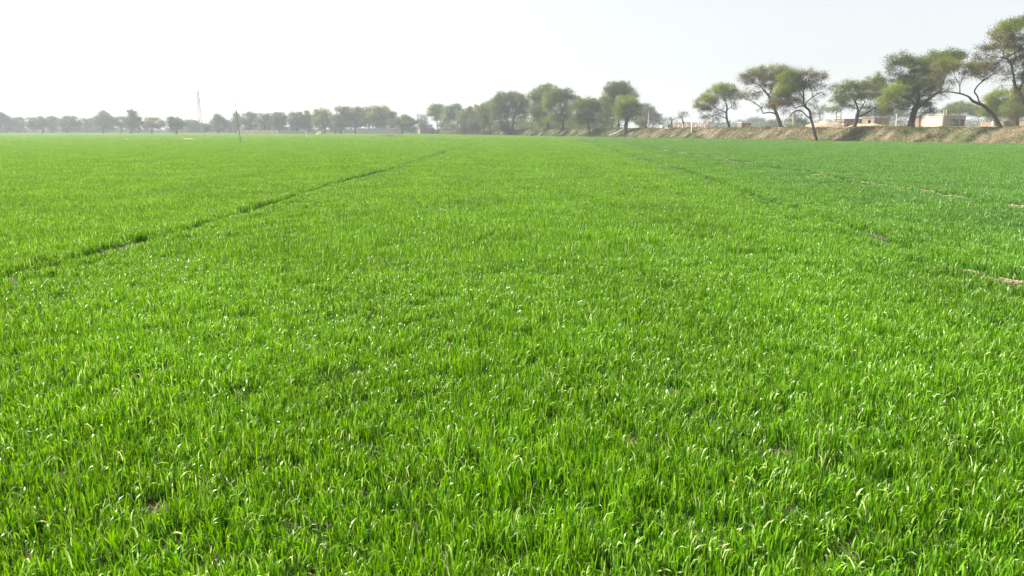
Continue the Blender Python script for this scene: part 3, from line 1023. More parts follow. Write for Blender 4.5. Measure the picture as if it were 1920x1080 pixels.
tree("acacia_tree", "acacia with slender crooked dark trunk rooted at the field edge, half its crown bare", "tree", 113.5,
     [[(1532, 261, .25), (1528, 250, .20), (1524, 235, .19), (1520, 220, .18), (1518, 208, .17), (1512, 202, .15), (1507, 196, .14), (1507, 182, .11), (1505, 170, .08)],
      [(1521, 223, .12), (1512, 217, .10), (1504, 209, .09), (1494, 207, .085), (1486, 212, .07), (1480, 218, .05)],
      [(1509, 199, .09), (1500, 199, .08), (1490, 204, .05)],
      [(1510, 198, .09), (1514, 190, .08), (1524, 182, .07), (1535, 175, .06), (1546, 172, .03)],
      [(1507, 184, .08), (1498, 172, .06), (1484, 166, .05), (1470, 170, .03)],
      [(1506, 174, .07), (1512, 158, .05), (1524, 146, .03)]],
     [(1478, 148, 18, 10, 1.1, 'y'), (1492, 142, 16, 10, 1.0, 'y'), (1462, 176, 14, 11, 1.35, 'y'), (1478, 168, 16, 14, 1.3, 'y'), (1486, 158, 16, 12, 1.2, 'o'), (1456, 190, 12, 12, .9, 'o'),
      (1472, 195, 16, 13, .85, 'b'), (1488, 186, 14, 14, .9, 'o'), (1502, 168, 14, 16, .85, 'b'), (1505, 142, 14, 8, .35, 'b'), (1520, 142, 18, 8, .65, 'r'), (1535, 144, 10, 7, .5, 'b'),
      (1522, 160, 16, 12, .35, 'b'), (1540, 168, 18, 12, .12, 'b'), (1530, 178, 16, 8, .05, 'b'), (1450, 200, 9, 7, .6, 'r'), (1498, 200, 10, 8, .3, 'b')],
     NEAR, twig=2.3, leaf=.14)
tree("acacia_tree", "umbrella crowned acacia left of the crooked trunk with a long low limb", "tree", 137,
     [[(1466, 241, .36), (1462, 230, .32), (1458, 219, .29), (1454, 208, .26), (1446, 190, .2), (1440, 178, .17), (1434, 172, .12), (1424, 160, .09), (1412, 154, .06), (1398, 150, .04)],
      [(1456, 214, .17), (1446, 211, .13), (1438, 211, .12), (1431, 212, .1), (1427, 203, .1), (1418, 195, .08), (1408, 189, .06), (1396, 186, .04)],
      [(1441, 180, .13), (1446, 170, .12), (1450, 158, .09), (1460, 146, .06)],
      [(1436, 174, .08), (1432, 160, .07), (1430, 146, .05)]],
     [(1412, 142, 18, 9, .9, 'o'), (1430, 134, 20, 7, 1.1, 'y'), (1455, 131, 18, 7, 1.15, 'y'), (1466, 136, 12, 9, 1.1, 'd'), (1425, 148, 22, 10, .9, 'b'), (1448, 148, 20, 12, 1.05, 'o'),
      (1400, 148, 12, 9, .35, 'b'), (1394, 156, 8, 7, .15, 'b'), (1410, 160, 20, 7, .15, 'b'), (1392, 180, 10, 6, .6, 'b'), (1405, 178, 18, 7, .35, 'b'), (1420, 180, 14, 12, .25, 'b'),
      (1452, 200, 12, 8, .6, 'r'), (1448, 186, 9, 10, .3, 'b'), (1425, 200, 14, 6, .06, 'b'), (1445, 165, 14, 9, .7, 'o')],
     NEAR, twig=2.2, leaf=.17)
tree("acacia_tree", "wide low acacia with drooping left side, right of the tall pale pole", "tree", 150,
     [[(1368, 240, .28), (1366, 232, .24), (1363, 224, .22), (1362, 212, .19), (1363, 200, .16), (1360, 190, .12), (1358, 180, .08)],
      [(1362, 222, .1), (1354, 219, .09), (1346, 215, .08), (1339, 216, .06), (1330, 222, .05)],
      [(1361, 210, .1), (1352, 207, .08), (1344, 203, .07), (1338, 198, .05)],
      [(1367, 230, .09), (1370, 225, .06)],
      [(1364, 205, .07), (1372, 200, .05), (1380, 196, .03)]],
     [(1356, 166, 16, 7, 1.15, 'y'), (1342, 174, 16, 9, 1.1, 'y'), (1366, 172, 14, 10, 1.0, 'g'), (1322, 188, 14, 10, 1.1, 'y'), (1312, 200, 10, 6, .95, 'g'), (1334, 192, 14, 11, .85, 'o'),
      (1326, 206, 13, 10, .7, 'b'), (1320, 220, 8, 9, .5, 'b'), (1350, 188, 14, 10, .5, 'e'), (1370, 188, 12, 10, .4, 'e'), (1376, 178, 10, 9, .35, 'b'), (1378, 202, 9, 5, .15, 'b'), (1345, 212, 14, 8, .3, 'b'),
      (1340, 226, 10, 8, .3, 's')],
     NEAR, twig=1.6, leaf=.19, droop=.2)
# --- middle group on the bank
tree("eucalyptus_tree", "tallest middle tree with knobbly dark top, behind the leaning tree", "tree", 190,
     [[(1160, 243, .3), (1160, 220, .26), (1160, 200, .22), (1162, 180, .15), (1163, 165, .08)], [(1160, 205, .12), (1150, 190, .09), (1145, 178, .06)], [(1161, 200, .1), (1172, 186, .08), (1182, 176, .05)]],
     [(1149, 168, 9, 9, 1.0, 'e'), (1157, 164, 6, 8, 1.0, 'g'), (1165, 161, 5, 9, 1.0, 'g'), (1175, 168, 7, 9, .9, 'd'), (1186, 174, 4, 6, .5, 'd'), (1143, 172, 6, 7, .9, 'g'), (1162, 176, 16, 11, 1.2, 'd'),
      (1178, 182, 10, 9, 1, 'd'), (1146, 190, 14, 14, 1.2, 'g'), (1160, 200, 12, 10, .9, 'g'), (1140, 200, 12, 14, 1.1, 'g'), (1150, 210, 14, 14, .8, 'e')],
     MID, spiky=.5)
tree("acacia_tree", "leaning dark trunked tree with bright round crown, fallen branch at its foot", "tree", 172,
     [[(1172, 242, .5), (1174, 232, .42), (1178, 222, .34), (1183, 214, .26), (1184, 205, .16), (1180, 196, .1)], [(1183, 214, .14), (1190, 205, .1), (1194, 198, .05)]],
     [(1172, 192, 14, 8, 1.2, 'y'), (1184, 196, 10, 9, 1.1, 'g'), (1164, 203, 13, 10, 1.1, 'g'), (1180, 206, 14, 9, 1.1, 'g'), (1192, 206, 8, 9, .9, 'd'), (1166, 216, 10, 8, 1.0, 'y'), (1192, 216, 7, 6, .4, 'e')],
     MID, twig=.8)
tree("acacia_tree", "thin tree with forked bare stems between the round tree and the tallest one", "tree", 195,
     [[(1146, 242, .16), (1148, 228, .13), (1150, 216, .1)], [(1146, 236, .1), (1140, 226, .08), (1134, 216, .06)]],
     [(1132, 206, 12, 12, 1.0, 'g'), (1124, 200, 10, 9, .9, 'e'), (1136, 220, 9, 9, .7, 'e'), (1126, 222, 8, 9, .8, 'd')], MID)
tree("acacia_tree", "round olive tree with short leaning trunk on the grassy bank", "tree", 186,
     [[(1106, 244, .24), (1103, 234, .2), (1101, 224, .16), (1100, 212, .1)], [(1102, 228, .1), (1110, 216, .08), (1112, 206, .05)]],
     [(1096, 195, 14, 7, 1.15, 'g'), (1106, 194, 11, 7, 1.15, 'g'), (1084, 205, 12, 11, 1.15, 'g'), (1100, 208, 17, 11, 1.2, 'o'), (1114, 206, 9, 12, 1.05, 'd'), (1082, 220, 11, 10, .95, 'g'), (1098, 222, 12, 7, .8, 'e')],
     MID, twig=.7)
tree("acacia_tree", "acacia with open right side branch, second crown right of the big dark tree", "tree", 204,
     [[(1055, 243, .32), (1056, 230, .28), (1055, 215, .25), (1053, 205, .2), (1050, 195, .12)], [(1054, 212, .14), (1058, 200, .12), (1060, 192, .1), (1066, 186, .07), (1075, 184, .04)]],
     [(1048, 177, 14, 8, 1.2, 'g'), (1062, 175, 10, 6, 1.1, 'd'), (1036, 185, 12, 9, 1.1, 'y'), (1030, 197, 10, 12, 1.2, 'y'), (1045, 193, 14, 12, 1.2, 'g'), (1074, 183, 8, 5, .8, 'b'), (1080, 188, 5, 4, .7, 'b'),
      (1062, 184, 10, 7, .8, 'e'), (1068, 204, 9, 12, .9, 'd'), (1046, 210, 14, 11, 1.05, 'g'), (1060, 218, 12, 8, .9, 'e'), (1040, 222, 9, 7, .8, 'y')],
     MID, twig=.8)
tree("acacia_tree", "high peaked olive tree behind, left of the open branched acacia", "tree", 214,
     [[(1027, 243, .3), (1027, 230, .25), (1024, 215, .2), (1020, 200, .15), (1018, 188, .1)]],
     [(1024, 168, 9, 6, 1.1, 'g'), (1014, 172, 10, 8, 1.1, 'g'), (1030, 175, 9, 10, 1.0, 'o'), (1004, 182, 11, 8, 1.05, 'g'), (1018, 186, 14, 10, 1.2, 'g'), (1008, 198, 13, 12, 1.15, 'e'), (1020, 205, 12, 12, 1.1, 'd'),
      (1004, 214, 10, 10, .9, 'g'), (1022, 220, 11, 8, 1.0, 'y')],
     MID, twig=.7)
tree("acacia_tree", "slim tree with single thin trunk between the two tallest bank crowns", "tree", 200,
     [[(998, 244, .15), (997, 236, .13), (1000, 226, .11), (1003, 216, .07)]],
     [(1000, 210, 7, 8, .9, 'g'), (1006, 204, 6, 7, .8, 'e')], MID)
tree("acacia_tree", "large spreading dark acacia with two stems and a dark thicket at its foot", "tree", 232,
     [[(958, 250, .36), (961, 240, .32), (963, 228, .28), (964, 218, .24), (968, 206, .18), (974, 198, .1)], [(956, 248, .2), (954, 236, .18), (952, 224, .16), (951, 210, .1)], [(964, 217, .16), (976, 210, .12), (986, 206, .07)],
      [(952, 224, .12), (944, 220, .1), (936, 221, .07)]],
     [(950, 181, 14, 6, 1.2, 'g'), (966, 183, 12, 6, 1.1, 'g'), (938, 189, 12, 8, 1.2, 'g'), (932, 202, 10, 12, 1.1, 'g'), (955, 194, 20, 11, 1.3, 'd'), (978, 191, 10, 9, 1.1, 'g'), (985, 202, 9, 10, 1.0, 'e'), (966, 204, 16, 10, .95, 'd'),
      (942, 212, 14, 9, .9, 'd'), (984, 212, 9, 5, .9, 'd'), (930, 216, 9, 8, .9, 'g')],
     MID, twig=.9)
tree("thicket_bush", "dark bushy thicket at the foot of the spreading acacia", "bush", 238,
     [[(950, 252, .08), (949, 246, .06), (947, 240, .04)], [(950, 250, .06), (956, 242, .04)]],
     [(946, 242, 9, 9, 1.3, 'd'), (955, 244, 8, 7, 1.2, 'd'), (942, 234, 8, 7, .8, 'b')], crown_name="foliage", trunk_name="stem")
tree("acacia_tree", "low olive tree on a thin stem left of the large spreading acacia", "tree", 236,
     [[(919, 246, .16), (918, 238, .14), (917, 228, .1)]],
     [(908, 206, 9, 7, 1.1, 'g'), (920, 204, 9, 7, 1.1, 'y'), (914, 214, 12, 9, 1.2, 'g'), (906, 222, 8, 8, 1.0, 'g'), (922, 222, 8, 8, 1.0, 'e')], MID)
tree("acacia_tree", "tree with a small flat tuft standing above its crown", "tree", 262,
     [[(908, 246, .18), (908, 225, .15), (909, 208, .09), (911, 198, .06)]],
     [(911, 195, 6, 3, 1.2, 'e'), (900, 205, 8, 6, 1.1, 'g'), (894, 214, 8, 9, 1.1, 'e'), (904, 214, 9, 8, 1.1, 'g'), (900, 226, 10, 7, .7, 'e')], MID)
tree("acacia_tree", "bushy tree with pale brown undergrowth to its base, right of the umbrella pair", "tree", 258,
     [[(871, 250, .2), (871, 238, .16), (873, 225, .1)]],
     [(880, 206, 6, 3, .9, 'e'), (876, 213, 9, 6, 1.15, 'g'), (868, 220, 10, 8, 1.15, 'g'), (882, 222, 9, 9, 1.1, 'g'), (866, 231, 9, 8, .9, 'o'), (878, 234, 10, 8, .9, 'b'), (872, 243, 11, 6, .6, 'b')], MID)
tree("acacia_tree", "grey shrubby tree in front of the gap right of the umbrella pair", "tree", 250,
     [[(887, 247, .12), (887, 238, .1), (888, 230, .08)]],
     [(890, 226, 9, 8, .9, 'e'), (884, 235, 8, 7, .8, 'b'), (896, 238, 9, 6, .7, 'b')], MID)
tree("umbrella_tree", "left tree of the umbrella crowned pair", "tree", 290,
     [[(822, 249, .24), (820, 238, .2), (819, 228, .17), (817, 218, .12)]],
     [(822, 202, 12, 5, 1.3, 'g'), (812, 208, 9, 7, 1.2, 'g'), (806, 215, 5, 4, .9, 'g'), (824, 212, 13, 9, 1.35, 'e'), (818, 223, 8, 7, 1.2, 'e')], FAR)
tree("umbrella_tree", "right tree of the umbrella crowned pair, with an open right side", "tree", 280,
     [[(857, 249, .26), (858, 236, .22), (857, 222, .18), (852, 212, .12)], [(858, 218, .1), (861, 208, .07)]],
     [(846, 204, 12, 5, 1.25, 'g'), (858, 201, 6, 4, 1.2, 'd'), (862, 206, 5, 4, .9, 'd'), (838, 213, 9, 7, 1.25, 'y'), (850, 214, 11, 8, 1.3, 'd'), (835, 225, 9, 8, 1.2, 'y'), (830, 237, 10, 9, 1.1, 'g'), (846, 222, 8, 7, 1.0, 'g')], FAR)
tree("leafy_bush", "small green bush under the umbrella crowned pair", "bush", 285,
     [[(847, 249, .08), (847, 243, .06)]], [(846, 237, 6, 6, 1.2, 'g'), (852, 241, 6, 5, 1.0, 'd')], crown_name="foliage", trunk_name="stem")
tree("cedar_tree", "dark blue green layered tree behind the slim concrete pole", "tree", 300,
     [[(1212, 243, .4), (1212, 225, .3), (1210, 205, .15)]],
     [(1208, 199, 8, 3.5, 1.3, 's'), (1214, 205, 10, 5, 1.4, 's'), (1204, 212, 12, 8, 1.4, 's'), (1222, 214, 12, 6, 1.4, 's'), (1230, 216, 8, 3, 1.1, 's'), (1210, 224, 16, 10, 1.4, 's'), (1226, 226, 11, 10, 1.4, 's'), (1200, 226, 7, 10, 1.2, 's')], FAR, cover=1.2)
tree("flowering_bush", "rusty brown bush left of the slim concrete pole", "bush", 185,
     [[(1202, 241, .08), (1202, 234, .06)]], [(1202, 231, 8, 8, 1.2, 'r'), (1207, 236, 6, 4, 1.0, 'o'), (1198, 226, 5, 4, .8, 'y')], crown_name="foliage", trunk_name="stem")
tree("bare_tree", "smaller of the two bare trees above the low picket wall", "tree", 190,
     [[(1260, 240, .2), (1259, 232, .16), (1260, 226, .1)]], [(1255, 224, 5, 4, .08, 'b'), (1262, 223, 5, 3, .08, 'b')], twig=1.2)
tree("bare_tree", "larger thin crowned tree above the low picket wall", "tree", 188,
     [[(1282, 240, .22), (1281, 230, .18), (1279, 222, .14)]], [(1280, 213, 7, 5, .3, 'o'), (1273, 220, 6, 4, .3, 'e'), (1286, 217, 6, 5, .2, 'b')], twig=1.5)
tree("hazy_tree", "faint grey shrub right of the dark blue green tree", "tree", 330,
     [[(1243, 242, .12), (1243, 230, .1)]], [(1243, 224, 7, 5, .35, 's'), (1240, 232, 6, 4, .3, 's')], FAR)
# --- trees behind the right hand buildings
tree("broad_tree", "rounded green tree rising behind the long cream building's roof", "tree", 215,
     [[(1800, 238, .3), (1800, 222, .24), (1800, 212, .15)]],
     [(1802, 198, 15, 6, 1.3, 'g'), (1784, 205, 14, 6, 1.3, 'g'), (1770, 211, 12, 5, 1.2, 'g'), (1820, 203, 14, 7, 1.3, 'g'), (1800, 210, 26, 8, 1.4, 'g'), (1834, 208, 12, 8, 1.2, 'g')], cover=1.2)
tree("broad_tree", "thick yellow green tree behind the leaning bare trunk at the right", "tree", 140,
     [[(1868, 240, .25), (1868, 225, .2), (1868, 210, .12)]],
     [(1872, 176, 14, 7, 1.3, 'y'), (1860, 188, 14, 10, 1.3, 'y'), (1878, 194, 16, 12, 1.35, 'y'), (1862, 208, 18, 12, 1.35, 'g'), (1850, 216, 12, 9, 1.2, 'g'), (1880, 215, 14, 12, 1.2, 'y')], cover=1.2)
tree("broad_tree", "brown tinged dense tree at the right edge behind the low wall", "tree", 132,
     [[(1908, 240, .25), (1908, 225, .2), (1908, 210, .12)]],
     [(1902, 172, 14, 8, 1.2, 'y'), (1912, 185, 16, 12, 1.3, 'o'), (1900, 200, 16, 12, 1.3, 'g'), (1922, 205, 18, 18, 1.3, 'o'), (1904, 219, 14, 10, 1.1, 'o'), (1940, 185, 18, 18, 1.2, 'g')], cover=1.2)
tree("hazy_tree", "faint thin crowned tree behind the crooked trunk", "tree", 210,
     [[(1540, 240, .12), (1538, 222, .1), (1535, 208, .07)]], [(1526, 196, 8, 9, .35, 'e'), (1538, 202, 11, 8, .35, 'e'), (1530, 213, 12, 7, .4, 'e'), (1545, 210, 8, 6, .25, 'e')], twig=1.2)
tree("hazy_tree", "green grey small tree beside the pale post between the two acacia trunks", "tree", 190,
     [[(1494, 240, .12), (1494, 228, .1)]], [(1494, 218, 10, 8, .8, 'e'), (1500, 230, 9, 7, .9, 'e'), (1482, 230, 9, 9, .6, 'o')])
tree("hazy_tree", "blue green hazy tree between the mud house and the big acacia trunk", "tree", 260,
     [[(1665, 240, .2), (1665, 225, .12)]], [(1660, 208, 12, 8, .9, 's'), (1672, 218, 10, 8, .7, 's'), (1660, 216, 9, 5, .9, 's'), (1693, 218, 13, 12, .7, 's')])
tree("hazy_tree", "blue green hazy tree above the brown thatched houses", "tree", 270,
     [[(1625, 240, .2), (1625, 225, .12)]], [(1615, 214, 12, 4, 1.1, 's'), (1630, 216, 14, 6, 1.2, 's'), (1642, 217, 10, 5, 1.0, 's')])
for (a, lbl) in (((1412, 228, 12, 7, 440), "leftmost blue hazy tree far behind the small brick hut"), ((1426, 230, 9, 7, 440), "blue hazy tree far off just right of the brick hut"),
                 ((1448, 231, 9, 6, 330), "grey hazy tree left of the umbrella acacia's trunk"), ((1390, 233, 9, 5, 430), "low blue haze dimmed tree behind the brick hut's left end")):
    x, y, rx, ry, yy = a
    tree("hazy_tree", lbl, "tree", yy, [[(x, 241, .3), (x, y, .2)]], [(x - rx * .4, y, rx * .6, ry * .8, 1.2, 's'), (x + rx * .4, y - 1, rx * .6, ry * .8, 1.2, 's'), (x, y + 4, rx, ry * .7, 1.2, 's')], FAR)

# --- the hazy line of trees on the left: (label, x0, x1, top, base, colour, distance, shape)
LEFT = [
    ("hazy tree cut off by the picture's left edge", -12, 24, 210, 251, 's', 370, 'peak'),
    ("low hazy tree just right of the left edge tree", 22, 47, 220, 250, 's', 390, 'round'),
    ("reddish grey hazy tree with a visible slim stem", 50, 88, 219, 250, 'b', 350, 'flat'),
    ("narrow rounded hazy tree right of the reddish one", 86, 108, 217, 249, 's', 380, 'round'),
    ("twin lobed hazy tree left of the tall peaked one", 110, 151, 217, 249, 'e', 360, 'twin'),
    ("pale low hazy tree against the tall peaked tree", 150, 180, 222, 249, 's', 420, 'round'),
    ("tall peaked hazy tree with broad shoulders, left part of the field's edge", 176, 217, 208, 249, 's', 360, 'peak'),
    ("small dark tree between the peaked and the narrow topped tree", 217, 240, 219, 249, 'e', 370, 'flat'),
    ("narrow topped tall tree over a dark bushy base", 235, 264, 205, 248, 'd', 330, 'tower'),
    ("wide grey umbrella tree in the left row", 266, 306, 220, 249, 'o', 340, 'flat'),
    ("small round dark tree left of the lattice tower", 313, 342, 219, 248, 'd', 300, 'round'),
    ("pale rounded tree just left of the lattice tower", 342, 376, 225, 248, 's', 400, 'round'),
    ("dark low tree at the lattice tower's foot", 377, 396, 231, 248, 'e', 340, 'round'),
    ("broad grey tree right of the lattice tower", 394, 427, 214, 249, 'e', 350, 'peak'),
    ("low pale tree left of the leaning field pole", 424, 442, 227, 248, 'e', 370, 'round'),
    ("tufted tall tree directly behind the leaning field pole", 436, 452, 210, 248, 'e', 360, 'tower'),
    ("rounded tree just right of the leaning field pole", 452, 487, 211, 248, 'e', 345, 'round'),
    ("broad tree behind the right end of the cream wall", 485, 512, 213, 248, 'e', 340, 'round'),
    ("dark wide tree right of the cream wall's end", 508, 540, 211, 248, 'd', 335, 'round'),
    ("domed tree above the leaning marker stake", 540, 570, 208, 248, 'e', 330, 'round'),
    ("narrow tree right of the domed one", 566, 588, 207, 248, 'e', 335, 'peak'),
    ("tree with yellowish left crown and dark right side", 586, 621, 203, 248, 'y', 325, 'round'),
    ("small low tree filling the gap before the great grove", 616, 640, 223, 248, 'o', 330, 'round'),
    ("leftmost big tree of the yellowish grove behind the grey wall", 627, 662, 199, 247, 'o', 320, 'round'),
    ("second big tree of the grove behind the grey wall", 654, 688, 200, 246, 'o', 322, 'round'),
    ("third tree of the grove, flat topped behind the grey wall", 680, 706, 201, 246, 'e', 318, 'flat'),
    ("highest tree of the grove behind the grey wall", 696, 731, 197, 246, 'y', 316, 'round'),
    ("small dark tree at the grove's right end", 726, 744, 207, 247, 'd', 312, 'round'),
    ("low green tree at the right end of the grey wall", 737, 780, 216, 248, 'g', 300, 'peak'),
]
for (lbl, x0, x1, top, basey, colk, Y, shp) in LEFT:
    rg = np.random.default_rng(int(x0) + 500)
    cx_, w = (x0 + x1) / 2, (x1 - x0) / 2 * 1.12
    h = basey - top
    lob = []
    Yd = 1.25
    if shp == 'peak':
        lob = [(cx_ + rg.uniform(-.15, .15) * w, top + h * .13, w * .28, h * .13, Yd, colk), (cx_ - .2 * w, top + h * .26, w * .35, h * .15, Yd, colk), (cx_ + .28 * w, top + h * .30, w * .35, h * .15, Yd, colk)]
    elif shp == 'twin':
        lob = [(cx_ - .15 * w, top + h * .13, w * .26, h * .13, Yd, colk), (cx_ + .32 * w, top + h * .17, w * .3, h * .15, Yd, colk), (cx_ - .6 * w, top + h * .32, w * .32, h * .14, Yd, colk)]
    elif shp == 'tower':
        lob = [(cx_ - .3 * w, top + h * .1, w * .3, h * .12, 1.0, colk), (cx_ + .25 * w, top + h * .16, w * .3, h * .07, .5, colk), (cx_ - .25 * w, top + h * .26, w * .32, h * .16, 1.1, colk), (cx_ - .1 * w, top + h * .42, w * .4, h * .14, Yd, colk)]
    elif shp == 'flat':
        lob = [(cx_ - .35 * w, top + h * .14, w * .42, h * .1, 1.1, colk), (cx_ + .3 * w, top + h * .12, w * .45, h * .11, 1.1, colk), (cx_ + .7 * w, top + h * .28, w * .25, h * .1, .9, colk)]
    else:
        lob = [(cx_ - .25 * w, top + h * .17, w * .5, h * .14, Yd, colk), (cx_ + .3 * w, top + h * .2, w * .45, h * .15, Yd, colk)]
    for q in range(5):
        fx = (-.62, .62, 0, -.35, .4)[q]; fy = (.44, .46, .42, .62, .62)[q]
        ck = colk if rg.random() < .5 else ('e', 'd', 's')[rg.integers(0, 3)]
        lob.append((cx_ + fx * w + rg.uniform(-.1, .1) * w, top + h * (fy + rg.uniform(-.04, .04)), w * rg.uniform(.34, .5), h * rg.uniform(.14, .19), Yd, ck))
    if shp != 'flat':
        lob.append((cx_ - .3 * w, top + h * .82, w * .45, h * .13, .9, 's')); lob.append((cx_ + .4 * w, top + h * .80, w * .45, h * .14, .9, 'e'))
    tx = cx_ + rg.uniform(-.3, .3) * w if shp != 'flat' else cx_ + .55 * w * (1 if 'reddish' in lbl else -.1)
    tree("hazy_tree", lbl, "tree", Y, [[(tx, basey + 1, .35), (tx + rg.uniform(-1, 1), basey - h * .25, .28), (cx_, basey - h * .5, .18)], [(tx, basey - h * .25, .15), (cx_ - .4 * w, top + h * .4, .1)], [(tx, basey - h * .3, .15), (cx_ + .4 * w, top + h * .4, .1)]],
         lob, FAR, att=.8, twig=0.3 if shp != 'tower' else 1, cover=1.15)
for (x0, x1, top, lbl) in ((782, 792, 214, "thin wispy tree left of the brick farmhouse roof"), (790, 802, 216, "feathery sparse tree above the brick farmhouse")):
    cx_ = (x0 + x1) / 2
    tree("hazy_tree", lbl, "tree", 330, [[(cx_, 248, .15), (cx_, 235, .12), (cx_ + 1, 222, .06)]], [(cx_ - 3, top + 5, 2.5, 5, .45, 's'), (cx_ + 3, top + 7, 2.5, 5, .45, 's'), (cx_, top + 14, 6, 6, .5, 's'), (cx_ + 4, 238, 9, 6, 1.0, 's')], FAR, twig=1.2)
for (x, y, rx, ry, Y, colk, lbl) in ((770, 243, 9, 5, 295, 'd', "dark low bush at the end of the grey wall"), (1340, 241, 6, 3, 149, 'o', "small brown scrub under the drooping acacia"),
                                    (1487, 240, 11, 6, 131, 'd', "dark green scrub on the bank between the acacia trunks"), (1443, 238, 9, 2.5, 160, 'b', "heap of dark brushwood left of the umbrella acacia's trunk"),
                                    (1781, 233, 6, 4, 165, 'e', "small grey bush against the long building's wall"), (1655, 239, 12, 4, 112, 'y', "low straw green scrub in front of the brown mud house"),
                                    (1866, 247, 14, 5, 95, 'g', "green weeds on the bank below the leaning trunk"), (1728, 243, 9, 4, 100, 'd', "dark scrub on the bank beside the thick forked trunk"),
                                    (1700, 247, 14, 5, 101, 'd', "dark shaded weeds below the thick forked trunk")):
    tree("low_scrub", lbl, "bush", Y, [[(x, y + ry + 1, .04), (x, y, .03)]], [(x - rx * .5, y + 1, rx * .55, ry * .8, 1.1, colk), (x + rx * .45, y, rx * .55, ry * .9, 1.1, colk)],
         crown_name="foliage", trunk_name="stem", leaf=max(.16, Y * .0012))

def scrub(name, label, line, z1, n, leaf, cols, thick, seed):
    """a far mass of undergrowth along a ground line"""
    rg = np.random.default_rng(seed)
    line = np.array(line, float)
    seg = np.linalg.norm(np.diff(line, axis=0), axis=1); cum = np.concatenate([[0], np.cumsum(seg)])
    u_ = rg.random(n) * cum[-1]
    x = np.interp(u_, cum, line[:, 0]) + rg.normal(0, thick * .3, n); y = np.interp(u_, cum, line[:, 1]) + rg.normal(0, thick, n)
    hh = z1 * (0.35 + 0.9 * vnoise(u_ * .22, np.full(n, 1.5), seed)) * (0.7 + .5 * vnoise(u_ * .9, np.full(n, 4.5), seed + 1))
    zb_ = np.interp(y, [0, 1], [0, 0])
    z = rg.random(n) ** 1.2 * hh + (1.9 if 'bank' in label else 0)
    pos = np.stack([x, y, z], 1)
    d = rg.normal(0, 1, (n, 3)); d /= np.linalg.norm(d, axis=1)[:, None]
    s_ = np.cross(d, rg.normal(0, 1, (n, 3))); s_ /= np.linalg.norm(s_, axis=1)[:, None]
    l_ = leaf * rg.uniform(.5, 1.4, n)[:, None]
    V = np.stack([pos - d * l_ * .5, pos + s_ * l_ * .22, pos + d * l_ * .5, pos - s_ * l_ * .22], 1).reshape(-1, 3)
    ci_ = (vnoise(u_ * .15, np.full(n, 9.), seed + 2) * len(cols) * .999).astype(int)
    cc = np.array([COLS[c] for c in cols])[ci_] * rg.uniform(.7, 1.2, (n, 1))
    o = mesh_np(name, V, np.arange(4 * n).reshape(-1, 4), M_leaf, {"tint": ('FLOAT_COLOR', np.repeat(cc, 4, 0))})
    return tag(o, label, "undergrowth", kind="stuff")


def gx_(px, Y):
    return (P(px, 244, Y)[0], Y)


scrub("distant_undergrowth", "low hazy undergrowth below the far row of trees", [gx_(-120, 430), gx_(200, 425), gx_(500, 400), gx_(780, 370), gx_(900, 345)], 2.9, 62000, .7, "sedbs", 5, 61)
scrub("dry_undergrowth", "dry brownish undergrowth on the bank between the trunks", [gx_(870, 300), gx_(960, 262), gx_(1060, 232), gx_(1150, 214)], 3.6, 60000, .42, "eesge", 5, 62)

scrub("distant_wood", "hazy distant wood far behind the bank and the village", [gx_(1236, 400), gx_(1500, 380), gx_(1750, 340), gx_(2050, 300)], 5.2, 30000, .7, "ssse", 6, 63)

# ------------------------------------------------------------------ buildings
M_cream = brick_mat("cream_wall", (0.74, 0.62, 0.44), (0.66, 0.54, 0.38), (0.6, 0.5, 0.37))
M_brick = brick_mat("brown_brick", (0.25, 0.165, 0.11), (0.19, 0.13, 0.09), (0.22, 0.18, 0.14))
M_front = brick_mat("shaded_front_brick", (0.30, 0.245, 0.18), (0.24, 0.19, 0.14), (0.26, 0.22, 0.17))  # unplastered brick, with the shade on the front mixed into its colour
M_mud = noise_mat("mud_wall", (0.22, 0.16, 0.105), (0.32, 0.24, 0.165), 1.5, 0.95, bump=0.3)
M_thatch = noise_mat("thatch", (0.13, 0.09, 0.06), (0.22, 0.17, 0.12), 3.0, 0.95, bump=0.5)
M_slab = noise_mat("roof_slab", (0.42, 0.37, 0.31), (0.58, 0.52, 0.44), 1.5, 0.9)
M_wood = noise_mat("old_wood", (0.09, 0.06, 0.045), (0.17, 0.12, 0.09), 4.0, 0.85)
M_pale = noise_mat("pale_paint", (0.62, 0.58, 0.50), (0.78, 0.74, 0.66), 2.0, 0.8)
M_steel = noise_mat("grey_steel", (0.22, 0.22, 0.23), (0.34, 0.34, 0.35), 3.0, 0.6)
M_conc = noise_mat("concrete", (0.42, 0.40, 0.37), (0.55, 0.53, 0.49), 2.5, 0.85)
M_greyw = noise_mat("grey_wall", (0.27, 0.25, 0.25), (0.36, 0.34, 0.33), 1.0, 0.9)
M_straw = noise_mat("straw_heap", (0.44, 0.35, 0.2), (0.6, 0.5, 0.32), 2.5, 0.95, bump=0.5)


